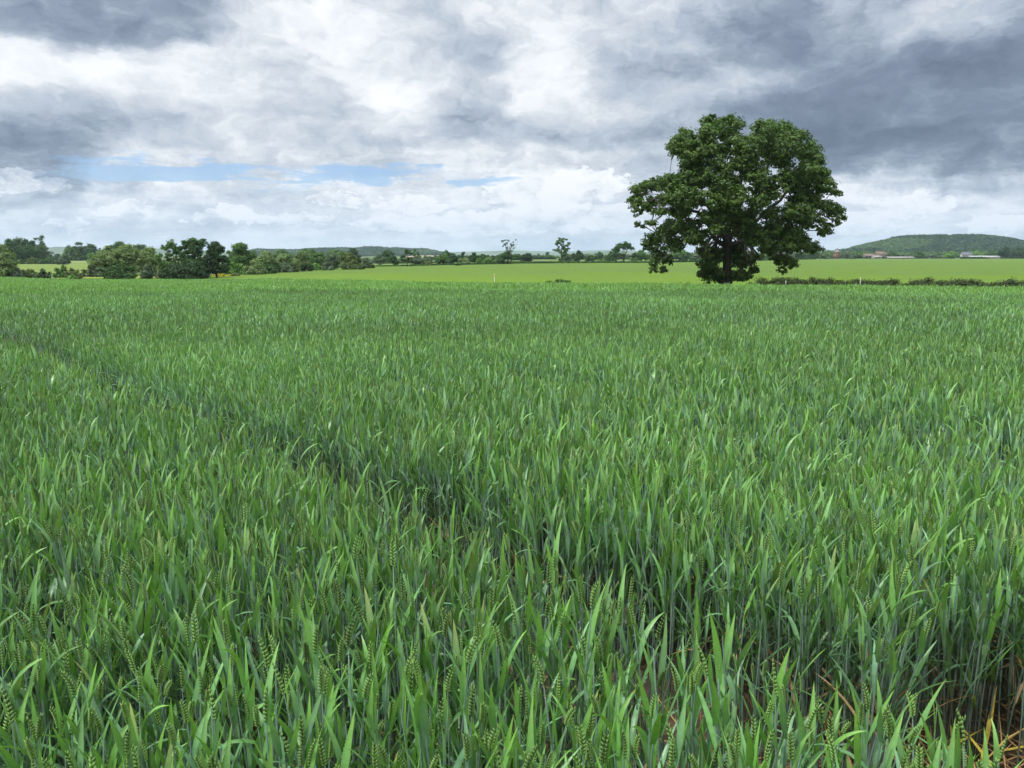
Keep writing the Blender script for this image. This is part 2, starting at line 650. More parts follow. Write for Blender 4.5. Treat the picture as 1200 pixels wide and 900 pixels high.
def tree_scatter(P, size, nq, pal, rng, conifer=0.0, elong=1.1):
    """many small crowns (centre foot P) as leaf quads; returns V, Q, C"""
    n = len(P)
    s = size * rng.uniform(0.7, 1.25, n)
    pal = np.asarray(pal)
    tint = pal[rng.integers(0, len(pal), n)] * rng.uniform(0.8, 1.2, (n, 1))
    u = rng.normal(size=(n, nq, 3))
    u /= np.linalg.norm(u, axis=-1, keepdims=True)
    u[..., 2] = np.abs(u[..., 2]) * 1.0 - 0.15
    r = rng.uniform(0.65, 1.0, (n, nq, 1))
    con = rng.random(n) < conifer
    off = u * r * s[:, None, None] * 0.55
    off[..., 2] *= elong
    off[..., 2] += s[:, None] * 0.45
    if con.any():
        h = rng.random((con.sum(), nq))
        ang = rng.uniform(0, 6.283, (con.sum(), nq))
        rr = (1 - h) * 0.33 * s[con][:, None]
        off[con] = np.stack([rr * np.cos(ang), rr * np.sin(ang), h * 1.7 * s[con][:, None]], -1)
    c = P[:, None, :] + off
    nrm = u + rng.normal(size=u.shape) * 0.5
    return leaf_quads(c.reshape(-1, 3), nrm.reshape(-1, 3), np.repeat(s * 0.22, nq) * rng.uniform(0.7, 1.2, n * nq),
                      (tint[:, None, :] * rng.uniform(0.75, 1.25, (n, nq, 1))).reshape(-1, 3), rng)


def leaf_quads(c, nrm, s, col, rng, aspect=1.5):
    n = len(c)
    nrm = nrm / (np.linalg.norm(nrm, axis=1, keepdims=True) + 1e-9)
    a = np.cross(nrm, rng.normal(size=(n, 3)))
    a /= np.linalg.norm(a, axis=1, keepdims=True) + 1e-9
    b = np.cross(nrm, a)
    s = np.asarray(s)[:, None]
    k = 0.35 * s * nrm
    V = np.stack([c - a * s * aspect, c - b * s * 0.8 + k, c + a * s * aspect, c + b * s * 0.8 + k], 1).reshape(-1, 3)
    Q = np.arange(4 * n).reshape(-1, 4)
    return V, Q, np.repeat(col, 4, 0)


def make_hills(tan):
    wood = plain_material("hill_grass", two_tone((0.045, 0.085, 0.03), (0.085, 0.14, 0.045), 0.006), 0.95, (0.05, 1.0, 6.0))
    far = plain_material("distant_land", two_tone((0.05, 0.085, 0.04), (0.10, 0.14, 0.06), 0.004), 0.95, (0.03, 1.0, 8.0))
    rng = np.random.default_rng(21)
    FM = leaf_material("forest_leaves", 0.15, 0.8, 0.1)
    dark = [(0.024, 0.056, 0.022), (0.034, 0.072, 0.026), (0.046, 0.090, 0.030), (0.028, 0.062, 0.036)]
    light = [(0.070, 0.135, 0.042), (0.082, 0.150, 0.048), (0.062, 0.12, 0.040)]

    def forest(name, Xg, Yg, Zg, n, size, nq, pals, conifer, label_rows=(0.02, 0.62)):
        ny, nx = Xg.shape
        u = rng.random(n) * (nx - 1.001)
        v = (label_rows[0] + rng.random(n) * (label_rows[1] - label_rows[0])) * (ny - 1.001)
        iu, iv = u.astype(int), v.astype(int)
        fu, fv = u - iu, v - iv

        def smp(A):
            return (A[iv, iu] * (1 - fu) + A[iv, iu + 1] * fu) * (1 - fv) + (A[iv + 1, iu] * (1 - fu) + A[iv + 1, iu + 1] * fu) * fv
        P = np.stack([smp(Xg), smp(Yg), smp(Zg)], -1)
        sel = pals(u / nx, v / ny, P)
        Vs, Qs, Cs, k = [], [], [], 0
        for si, (pal, con, sz) in enumerate(((dark, conifer, 1.0), (light, 0.0, 0.75))):
            q = P[sel == si]
            if len(q) == 0:
                continue
            V, Q, C = tree_scatter(q, size * sz, nq, pal, rng, con)
            Vs.append(V); Qs.append(Q + k); Cs.append(C); k += len(V)
        o = link(name, new_mesh(name, np.concatenate(Vs), [np.concatenate(Qs)], np.concatenate(Cs), FM))
        tag(o, kind='stuff')
        return o

    # the wooded hill on the right
    sil = [(968, 299), (985, 297.5), (1000, 292), (1018, 287.5), (1042, 282.3), (1066, 280), (1100, 279.3), (1150, 279.3), (1170, 281.5),
           (1186, 283.5), (1200, 287), (1230, 292), (1270, 297), (1300, 299)]
    A = ridge("wooded_hill", sil, 1900, 520, wood, 5.0)

    def pals(u, v, P):
        px = 600 + F * P[:, 0] / (P[:, 1] * CT)
        py = 450 - F * (P[:, 1] * ST + (P[:, 2] - EYE) * CT) / (P[:, 1] * CT)
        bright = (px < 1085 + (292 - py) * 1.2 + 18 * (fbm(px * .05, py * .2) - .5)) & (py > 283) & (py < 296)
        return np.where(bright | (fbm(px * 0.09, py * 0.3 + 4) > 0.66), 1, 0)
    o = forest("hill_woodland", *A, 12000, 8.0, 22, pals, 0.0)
    # wooded ridge left of the middle
    sil = [(285, 298), (300, 294), (320, 295.0), (345, 295.2), (370, 293.8), (400, 292.4), (418, 293.4), (430, 291.4), (445, 291.8), (462, 292.6),
           (478, 294), (500, 294), (520, 298), (532, 301)]
    B = ridge("wooded_ridge", sil, 2600, 500, wood, 5.0)
    forest("ridge_woodland", *B, 7000, 7.5, 14, lambda u, v, P: (fbm(P[:, 0] * .012, P[:, 1] * .01) > 0.54).astype(int), 0.0)
    # blue distance
    ridge("distant_hills", [(-120, 296), (-40, 293), (30, 293.5), (66, 289.6), (75, 289.2), (88, 292), (120, 292.5), (160, 292), (190, 291), (215, 293),
                            (260, 296), (310, 298)], 4300, 900, far, 8.0)
    ridge("blue_hills", [(440, 300), (480, 297), (520, 295.6), (560, 294.5), (600, 293.2), (640, 294.6), (665, 294.6), (700, 293.4),
                         (725, 292.8), (760, 295), (830, 296), (900, 297), (960, 296.5), (1010, 297.5), (1080, 298)], 6200, 700, far, 6.0)
    ridge("dark_low_hills", [(600, 300), (660, 298.4), (690, 296.4), (720, 294.6), (760, 295.6), (800, 296.4), (900, 296.8), (950, 295.5),
                             (975, 296), (1005, 298.5), (1030, 300)], 3600, 500, wood, 5.0)
    # a brown fallow slope showing between the hedgerow trees
    ridge("fallow_slope", [(455, 303), (468, 301.5), (485, 299.4), (510, 299.2), (545, 300.6), (575, 303)], 1500, 330, tan, 0.5)


def make_haze():
    m, n = material("haze_air")
    v = n.node('ShaderNodeVolumePrincipled')
    v.inputs['Color'].default_value = (0.70, 0.84, 1.0, 1)
    v.inputs['Density'].default_value = 0.000085
    v.inputs['Anisotropy'].default_value = 0.2
    o = n.node('ShaderNodeOutputMaterial')
    n.nt.links.new(v.outputs[0], o.inputs['Volume'])
    b = MB()
    x, y0, y1, z0, z1 = 9300, -400, 9400, -5.0, 150.0
    b.box((0, (y0 + y1) / 2, (z0 + z1) / 2), (2 * x, y1 - y0, z1 - z0))
    tag(b.build("haze", m), kind='stuff')
# ------------------------------------------------------------------ wheat
FRESH = np.array([0.132, 0.315, 0.052])
GLAUC = np.array([0.152, 0.305, 0.158])
TIPC = np.array([0.215, 0.420, 0.060])
STEMC = np.array([0.260, 0.380, 0.300])
EARC = np.array([0.165, 0.290, 0.065])
YELL = np.array([0.48, 0.38, 0.06])
STRAW = np.array([0.50, 0.33, 0.16])


def ribbon(base, az, tilt, bend, length, width, nseg, fold, rng, twist=0.0, col0=None, col1=None):
    """leaf blade: starts at base, leaves the vertical by tilt and bends by bend (radians) along its length"""
    t = np.linspace(0, 1, nseg + 1)
    ang = tilt + bend * t ** 1.6
    seg = length / nseg
    dx = np.sin((ang[:-1] + ang[1:]) / 2) * seg
    dz = np.cos((ang[:-1] + ang[1:]) / 2) * seg
    x = np.concatenate([[0], np.cumsum(dx)])
    z = np.concatenate([[0], np.cumsum(dz)])
    w = width * 0.5 * np.clip(0.62 + 1.3 * t, 0, 1) * np.clip((1 - t) * 1.75, 0, 1) ** 0.8
    ca, sa = math.cos(az), math.sin(az)
    c = np.stack([x * ca, x * sa, z], 1) + base
    tw = twist * t
    lat = rng.normal(0, 0.10) * length * t ** 2
    c = c + np.stack([-sa * lat, ca * lat, -0.3 * np.abs(lat)], 1)
    side = np.stack([-sa * np.cos(tw), ca * np.cos(tw), np.sin(tw)], 1)
    up = np.stack([-np.cos(ang) * ca, -np.cos(ang) * sa, np.sin(ang)], 1)
    cols = col0[None] * (1 - t[:, None] ** 1.5) + col1[None] * t[:, None] ** 1.5
    if fold:
        up2 = up * np.cos(tw)[:, None] - np.stack([-sa * np.ones_like(t), ca * np.ones_like(t), 0 * t], 1) * np.sin(tw)[:, None]
        L = c + side * w[:, None] + up2 * (w * 0.35)[:, None]
        Rr = c - side * w[:, None] + up2 * (w * 0.35)[:, None]
        V = np.stack([L, c, Rr], 1).reshape(-1, 3)
        C = np.repeat(cols, 3, 0)
        C[1::3] *= 1.12
        Q = []
        for i in range(nseg):
            a = i * 3
            Q += [(a, a + 1, a + 4, a + 3), (a + 1, a + 2, a + 5, a + 4)]
        return V, np.zeros((0, 3), int), np.array(Q), C
    L = c + side * w[:, None]
    Rr = c - side * w[:, None]
    V = np.stack([L[:-1], Rr[:-1]], 1).reshape(-1, 3)
    V = np.concatenate([V, c[-1:]])
    C = np.concatenate([np.repeat(cols[:-1], 2, 0), cols[-1:]])
    Q = np.array([(2 * i, 2 * i + 1, 2 * i + 3, 2 * i + 2) for i in range(nseg - 1)]).reshape(-1, 4)
    T = np.array([(2 * nseg - 2, 2 * nseg - 1, 2 * nseg)])
    return V, T, Q, C


def spikelet(c, d, out, L, W, col):
    """a small pointed husk: six-sided bud"""
    d = d / np.linalg.norm(d)
    out = out - d * np.dot(out, d)
    out /= np.linalg.norm(out) + 1e-9
    sd = np.cross(d, out)
    V = [c - d * L * .45, c + d * L * .6 + out * W * .25]
    for k in range(4):
        a = math.pi / 4 + k * math.pi / 2
        V.append(c + (out * math.cos(a) * 0.8 + sd * math.sin(a)) * W * .5)
    T = []
    for k in range(4):
        T += [(0, 2 + (k + 1) % 4, 2 + k), (1, 2 + k, 2 + (k + 1) % 4)]
    C = np.tile(col, (6, 1))
    C[1] = C[1] * 1.05
    C[0] = C[0] * 0.85
    return np.array(V), np.array(T), C


class Shoot:
    """one wheat shoot; parts: list of (name, V, T, Q, C)"""

    def __init__(s, rng, lod, yellow=False):
        s.parts = []
        h = rng.uniform(0.55, 0.68)                     # ear foot
        az0 = rng.uniform(0, 6.283)
        lean = rng.uniform(0.0, 0.06)
        la = rng.uniform(0, 6.283)

        def axis(z):
            k = (z / 0.7) ** 2 * lean * 0.7
            return np.array([k * math.cos(la), k * math.sin(la), z])
        glau = rng.uniform(0, 1) ** 0.8
        tint = rng.uniform(0.85, 1.15)
        leafc = (FRESH * (1 - glau) + GLAUC * glau) * tint
        tip = (TIPC * 0.75 + leafc * 0.25) * rng.uniform(0.85, 1.1)
        # stem
        mb = MB()
        zs = {0: [0, .18, .36, .52, h], 1: [0, .4, h], 2: [0.2, h]}[lod]
        rr = {0: [.0022, .0026, .0028, .0026, .0013], 1: [.0026, .003, .0016], 2: [.004, .003]}[lod]
        sides = {0: 5, 1: 3, 2: 3}[lod]
        zc = np.array([0.42 + 0.68 * z / .7 for z in zs])  # stem colour darkens toward the foot: canopy shade put into the colour
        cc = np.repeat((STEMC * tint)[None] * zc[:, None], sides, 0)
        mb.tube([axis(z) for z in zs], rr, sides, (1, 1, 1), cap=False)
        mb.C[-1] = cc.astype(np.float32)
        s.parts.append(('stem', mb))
        # blades: lower ones arch, the flag leaf stands up
        spec = [(.20, .24, .010, .5, .9), (.33, .22, .012, .42, .7), (.44, .20, .0155, .30, .40), (.555, .165, .0175, .20, .22)]
        if lod == 1:
            spec = spec[1:]
        if lod == 2:
            spec = [spec[2], spec[3]]
        az = az0
        for i, (z0, L, W, ti, be) in enumerate(spec):
            az += math.pi + rng.uniform(-.5, .5)
            top = i == len(spec) - 1
            tilt = ti * rng.uniform(0.3, 1.9)
            bend = be * rng.uniform(0.2, 1.3)
            if rng.random() < (0.10 if top else 0.25):
                bend += rng.uniform(0.5, 1.3)
            lc, tc = leafc.copy() * rng.uniform(.85, 1.1), tip.copy()
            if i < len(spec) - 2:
                lc = lc * 0.72                          # lower blades painted darker, as shade in the gaps between plants
            if not top:
                tc = lc * 1.05
            if yellow and i == len(spec) - 1 - int(rng.integers(0, 2)):
                lc, tc = YELL, YELL * 0.9
            elif rng.random() < .012:
                tc = np.array([0.30, 0.34, 0.07]) * rng.uniform(.7, 1.0)
            elif i == 0 and lod == 0 and rng.random() < 0.25:
                lc, tc = STRAW * 0.8, STRAW * .8
            mb = MB()
            nseg = {0: 7, 1: 4, 2: 2}[lod]
            z0 = z0 + rng.uniform(-.03, .03)
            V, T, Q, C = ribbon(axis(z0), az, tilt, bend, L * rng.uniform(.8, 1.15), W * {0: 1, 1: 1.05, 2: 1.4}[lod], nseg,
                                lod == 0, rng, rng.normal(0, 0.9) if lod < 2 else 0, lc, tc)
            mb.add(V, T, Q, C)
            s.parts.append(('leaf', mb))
        # ear
        if rng.random() < 0.38:
            return                                      # ear still inside its sheath
        mb = MB()
        EL = rng.uniform(.042, .072)
        nod = rng.uniform(0, .35)
        ec = EARC * rng.uniform(.85, 1.15)
        if lod == 0:
            n = 17
            for k in range(n):
                t = k / (n - 1)
                c = axis(h) + np.array([math.sin(nod * t) * math.cos(la), math.sin(nod * t) * math.sin(la), 1.0]) * EL * t
                sg = 1 if k % 2 else -1
                o = np.array([math.cos(az0), math.sin(az0), 0]) * sg
                wv = .0068 * (0.65 + 0.7 * math.sin(math.pi * min(1, t * .9 + .12)))
                d = np.array([0, 0, 1]) + o * 0.38
                if k == n - 1:
                    o, d = np.array([1e-3, 0, 0]), np.array([0, 0, 1.0])
                V, T, C = spikelet(c + o * .0030, d, o, .0140, wv, ec * rng.uniform(.92, 1.08))
                mb.add(V, T, None, C)
        else:
            zt = [0, .25, .7, 1.0]
            rr = [.003, .0058, .005, .0012]
            if lod == 2:
                zt, rr = [0, .5, 1], [.004, .008, .002]
            sd = 4 if lod == 1 else 3
            mb.tube([axis(h) + np.array([math.sin(nod * t) * math.cos(la), math.sin(nod * t) * math.sin(la), 1]) * EL * t for t in zt],
                    rr, sd, ec * (1.0 if lod == 1 else .95), cap=False)
        s.parts.append(('ear', mb))

    def flat(s):
        V, T, Q, C, n = [], [], [], [], 0
        for _, mb in s.parts:
            for v in mb.V: V.append(v)
            for c in mb.C: C.append(c)
            for t in mb.T: T.append(t + n)
            for q in mb.Q: Q.append(q + n)
            n += mb.n
        cat = lambda L, w: np.concatenate(L) if L else np.zeros((0, w), int)
        return np.concatenate(V), cat(T, 3), cat(Q, 4), np.concatenate(C)


# sprayer wheelings: lines where nothing was sown
LD = np.array([-0.640, 0.768])                     # direction
LN = np.array([0.768, 0.640])                      # across
L0 = np.array([0.0, 3.02])


def sown(x, y):
    p = np.stack([x, y], -1) - L0
    q = p @ LN
    s = p @ LD
    wob = 0.10 * (fbm(s * 0.5, 0 * s + 2) - .5)
    ok = np.abs(q + wob) > 0.215 + 0.14 * (fbm(s * 1.3, 0 * s + 9) - 0.5)
    ok &= np.abs(q - 3.35 + wob) > 0.18 + 0.20 * (fbm(s * .9, 0 * s + 5) - 0.5)
    for off, w in ((-21.0, .17), (-22.9, .17), (24.0, .2), (25.9, .2), (47.0, .2), (48.9, .2)):
        ok &= np.abs(q - off + wob) > w
    ok |= np.random.default_rng(8).random(len(s)) < 0.04        # stray plants in the wheelings
    # the bare place at the lower right
    e = ((x - 1.46) / 0.42) ** 2 + ((y - 1.98) / 0.36) ** 2
    ok &= e > 1.0 + 0.8 * (fbm(x * 3, y * 3) - .5)
    ok &= (x * x + y * y) > 0.50 ** 2                # where the photographer stands
    ok &= y < edge_y(x)
    return ok


def place(n_per_m2, r0, r1, rng, rows=False):
    """shoot positions between two distances, inside the sown land and near the view"""
    x0, x1, y0, y1 = -r1 * 0.80 - 1.5, r1 * 0.80 + 1.5, (-1.2 if r0 == 0 else 0), r1
    area = (x1 - x0) * (y1 - y0)
    n = int(area * n_per_m2)
    P = np.stack([rng.uniform(x0, x1, n), rng.uniform(y0, y1, n)], -1)
    if rows:
        q = P @ LN
        sp = 0.125
        q2 = np.round(q / sp) * sp + rng.normal(0, 0.022, n)
        P += (q2 - q)[:, None] * LN
    r = np.hypot(P[:, 0], P[:, 1])
    k = (r >= r0) & (r < r1)
    k &= (np.abs(P[:, 0]) < 0.70 * np.maximum(P[:, 1], 0) + 1.7 + 0.06 * r)
    P = P[k]
    return P[sown(P[:, 0], P[:, 1])]


def xforms(P, rng):
    n = len(P)
    rz = rng.uniform(0, 6.283, n)
    big = fbm(P[:, 0] * 0.55, P[:, 1] * 0.55, 3) - 0.5
    band = fbm(P @ LN * 0.9, P @ LD * 0.12, 3) - 0.5
    sc = 1.05 + 0.22 * big + 0.24 * band + rng.normal(0, 0.07, n)
    sc *= np.where(rng.random(n) < 0.10, rng.uniform(.7, .92, n), 1.0)
    q = np.abs((P - L0) @ LN)
    sc *= 1 - 0.12 * np.exp(-(q / 0.32) ** 2)
    # all plants lean a little with the wind (towards the left), plus their own way
    tx = rng.normal(-0.02, 0.075, n)
    ty = rng.normal(0.0, 0.075, n)
    tint = 0.94 + 0.55 * (fbm(P[:, 0] * 0.22 + 40, P[:, 1] * 0.22, 3) - 0.5) + rng.normal(0, 0.14, n)
    return rz, sc, tx, ty, tint


def stamp(name, temps, P, rng, mat, boost=1.0, nyel=0):
    rz, sc, tx, ty, tint = xforms(P, rng)
    pick = rng.integers(0, len(temps) - nyel, len(P))
    if nyel:
        pick = np.where(rng.random(len(P)) < 0.005, len(temps) - 1, pick)
    Vs, Ts, Qs, Cs, n0 = [], [], [], [], 0
    z = H(P[:, 0], P[:, 1])
    for k, (V, T, Q, C) in enumerate(temps):
        i = np.where(pick == k)[0]
        if len(i) == 0:
            continue
        m = len(i)
        ca, sa = np.cos(rz[i])[:, None], np.sin(rz[i])[:, None]
        x = V[None, :, 0] * ca - V[None, :, 1] * sa
        y = V[None, :, 0] * sa + V[None, :, 1] * ca
        zz = np.broadcast_to(V[None, :, 2], x.shape)
        W = np.stack([x + tx[i][:, None] * zz, y + ty[i][:, None] * zz, zz], -1) * sc[i][:, None, None]
        W[..., 0] += P[i, 0][:, None]
        W[..., 1] += P[i, 1][:, None]
        W[..., 2] += z[i][:, None]
        Vs.append(W.reshape(-1, 3).astype(np.float32))
        off = n0 + np.arange(m)[:, None, None] * len(V)
        if len(T): Ts.append((T[None] + off).reshape(-1, 3))
        if len(Q): Qs.append((Q[None] + off).reshape(-1, 4))
        Cs.append((C[None] * tint[i][:, None, None] * boost).reshape(-1, 3).astype(np.float32))
        n0 += m * len(V)
    fs = []
    if Ts: fs.append(np.concatenate(Ts))
    if Qs: fs.append(np.concatenate(Qs))
    return np.concatenate(Vs), fs, np.concatenate(Cs)


def make_wheat():
    rng = np.random.default_rng(5)
    WM = leaf_material("wheat_leaf", 0.20, 0.38, 0.5)
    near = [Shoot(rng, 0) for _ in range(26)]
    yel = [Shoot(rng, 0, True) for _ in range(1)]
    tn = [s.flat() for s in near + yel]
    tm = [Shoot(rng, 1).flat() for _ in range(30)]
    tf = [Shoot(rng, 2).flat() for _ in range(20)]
    tff = []
    for _ in range(14):                                # farthest: three leaf tips standing together
        mb = MB()
        for q in range(4):
            g = rng.uniform(0, 1)
            lc = (FRESH * (1 - g) + GLAUC * g) * rng.uniform(.8, 1.1)
            V, T, Q, C = ribbon(np.array([rng.uniform(-.09, .09), rng.uniform(-.09, .09), .42 + rng.uniform(0, .12)]), rng.uniform(0, 6.28), rng.uniform(0.0, .5),
                                rng.uniform(0, .5), .30, .036, 2, False, rng, 0, lc, TIPC * .8 + lc * .2)
            mb.add(V, T, Q, C)
        tff.append((np.concatenate(mb.V), np.concatenate([t for t in mb.T]), np.concatenate([t for t in mb.Q]), np.concatenate(mb.C)))
    P0 = place(430, 0, 4.6, rng, True)
    # the three hundred plants that show largest stand as plants of their own
    tops = np.stack(project(P0[:, 0], P0[:, 1], H(P0[:, 0], P0[:, 1]) + 0.62), -1)
    vis = (tops[:, 0] > 6) & (tops[:, 0] < 1194) & (tops[:, 1] < 890) & (tops[:, 1] > 0) & (P0[:, 1] > 0.3)
    order = np.argsort(np.where(vis, tops[:, 2], 1e9))[:300]
    keep = np.ones(len(P0), bool)
    keep[order] = False
    single = P0[order]
    make_single_plants(single, near, rng, WM)
    Vs, Fs3, Fs4, Cs, k = [], [], [], [], 0
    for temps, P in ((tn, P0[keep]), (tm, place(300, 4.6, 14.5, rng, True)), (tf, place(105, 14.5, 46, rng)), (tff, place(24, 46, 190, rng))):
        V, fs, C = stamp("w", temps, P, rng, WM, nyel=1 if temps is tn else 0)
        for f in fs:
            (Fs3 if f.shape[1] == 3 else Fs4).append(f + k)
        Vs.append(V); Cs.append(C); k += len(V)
        print("wheat", len(P), len(V))
    me = new_mesh("wheat_crop", np.concatenate(Vs), [np.concatenate(Fs3), np.concatenate(Fs4)], np.concatenate(Cs), WM, True)
    tag(link("wheat_crop", me), kind='stuff')


def make_single_plants(P, protos, rng, mat):
    meshes = []
    for s in protos:
        meshes.append([(nm, mb.mesh(nm, mat, nm != 'ear')) for nm, mb in s.parts])
    first = {}
    rz, sc, tx, ty, tint = xforms(P, rng)
    z = H(P[:, 0], P[:, 1])
    for i in range(len(P)):
        k = int(rng.integers(0, len(protos)))
        if k not in first:
            root = empty("wheat_plant", (0, 0, 0))
            parts = [link(nm, me, root) for nm, me in meshes[k]]
            first[k] = (root, parts)
        else:
            r0, p0 = first[k]
            root = r0.copy()
            COL.objects.link(root)
            for p in p0:
                c = p.copy()
                COL.objects.link(c)
                c.parent = root
        root.location = (P[i, 0], P[i, 1], z[i])
        root.rotation_euler = (-ty[i], tx[i], rz[i])
        root.scale = (sc[i],) * 3
        tag(root, "green wheat plant with unripe ear, standing nearest the viewer", "wheat plant",
            "wheat plants at the near edge of the crop")


def make_litter():
    """dry straw and dead leaves lying in the bare places"""
    rng = np.random.default_rng(77)
    mb = MB()
    n = 0
    for _ in range(3200):
        if rng.random() < 0.40:
            x, y = 1.40 + rng.normal(0, .42), 1.95 + rng.normal(0, .36)
        else:
            s = rng.uniform(-3.5, 14) if rng.random() < .8 else rng.uniform(8, 22)
            q = rng.normal(0, .14) + (3.35 if rng.random() < .2 else 0)
            x, y = L0 + LD * s + LN * q
        if x * x + y * y < .1:
            continue
        L = rng.uniform(.05, .26)
        az = rng.uniform(0, 6.283)
        z0 = float(H(x, y)) + rng.uniform(.003, .03)
        up = rng.uniform(-.1, .75) if rng.random() < .55 else rng.uniform(0, .15)
        d = np.array([math.cos(az) * math.cos(up), math.sin(az) * math.cos(up), abs(math.sin(up))]) * L
        b = np.array([x, y, z0])
        mid = b + d * .5 + rng.normal(0, .012, 3) + (0, 0, .01)
        w = rng.uniform(.0012, .003)
        c = STRAW * rng.uniform(.35, 1.15) * np.array([1, rng.uniform(.82, 1.05), rng.uniform(.6, 1.1)])
        if rng.random() < .03:
            c, w = YELL * rng.uniform(.4, .8), .005
        sd = np.cross(d / L, [0, 0, 1.0]); sd /= np.linalg.norm(sd) + 1e-6
        sd = sd * w
        if up > .45 and rng.random() < .25 and x > .9:      # dying leaves still standing at the edge of the bare place
            d = d * 1.6; w2 = .006
            mid = b + d * .55; sd = sd / (np.linalg.norm(sd) + 1e-9) * w2; c = YELL * rng.uniform(.9, 1.25)
        V = [b - sd, b + sd, mid + sd * 1.2, mid - sd * 1.2, b + d]
        mb.add(V, [(3, 2, 4)], [(0, 1, 2, 3)], c)
    tag(mb.build("straw_litter", leaf_material("dry_straw", 0.1, 0.6, 0.3)), kind='stuff')
# ------------------------------------------------------------------ trees
PAL = {
    'oak': ((0.036, 0.080, 0.016), (0.100, 0.168, 0.032)),
    'bramble': ((.028, .044, .016), (.078, .105, .032)),
    'dark': ((0.032, 0.078, 0.016), (0.058, 0.125, 0.026)),
    'deep': ((0.024, 0.054, 0.016), (0.040, 0.084, 0.022)),
    'mid': ((0.060, 0.130, 0.026), (0.10, 0.19, 0.038)),
    'bright': ((0.10, 0.21, 0.034), (0.14, 0.27, 0.05)),
    'pale': ((0.12, 0.185, 0.060), (0.190, 0.265, 0.090)),
    'olive': ((0.09, 0.135, 0.036), (0.14, 0.19, 0.055)),
    'grey': ((0.075, 0.12, 0.062), (0.13, 0.185, 0.095)),
    'brown': ((0.036, 0.056, 0.018), (0.085, 0.115, 0.036)),
    'gold': ((0.50, 0.42, 0.03), (0.62, 0.52, 0.04)),
}
MATS = {}


def foliage(lobes, leaf, density, pal, rng, updir=0.35, sub=9, subr=0.42):
    """lobes: (centre xyz, radii xyz); leaf cards gathered in small sprays on each lobe"""
    Cn, Nn, Sn, Kn = [], [], [], []
    a, b = np.array(PAL[pal][0]), np.array(PAL[pal][1])
    for c, r in lobes:
        c = np.asarray(c, float); r = np.asarray(r, float)
        area = 4 * math.pi * ((r[0] * r[2] + r[1] * r[2] + r[0] * r[1]) / 3)
        n = max(24, int(area * density / (leaf * leaf)))
        k = max(4, int(sub * (n / 400.0) ** 0.4))
        u = rng.normal(size=(k, 3)); u /= np.linalg.norm(u, axis=1, keepdims=True)
        sc = c + u * r * rng.uniform(.45, .92, (k, 1))
        sr = subr * 1.12 * r.mean() * rng.uniform(.7, 1.3, k) * (9.0 / max(k, 9)) ** 0.35
        st = rng.uniform(0, 1, k)
        i = rng.integers(0, k, n)
        v = rng.normal(size=(n, 3)); v /= np.linalg.norm(v, axis=1, keepdims=True)
        rad = rng.random(n) ** 0.5 * np.where(rng.random(n) < .12, 1.45, 1.0)
        p = sc[i] + v * (sr[i] * rad)[:, None] * np.array([1.15, 1.15, 0.8])
        nr = v * 0.8 + u[i] * 0.5 + rng.normal(size=(n, 3)) * 0.45
        nr[:, 2] += updir
        t = np.clip(st[i] * .7 + rng.random(n) * .5 - .1, 0, 1)[:, None]
        Cn.append(p); Nn.append(nr); Sn.append(leaf * rng.uniform(.55, 1.15, n)); Kn.append((a * (1 - t) + b * t) * rng.uniform(.85, 1.15, (n, 1)))
    return leaf_quads(np.concatenate(Cn), np.concatenate(Nn), np.concatenate(Sn), np.concatenate(Kn), rng)


def curve_pts(a, b, sag, rng, n=5):
    a, b = np.asarray(a, float), np.asarray(b, float)
    t = np.linspace(0, 1, n)[:, None]
    p = a * (1 - t) + b * t
    L = np.linalg.norm(b - a)
    w = rng.normal(size=3) * L * 0.06
    p += np.sin(t * math.pi) * (w + np.array([0, 0, sag * L]))
    return p


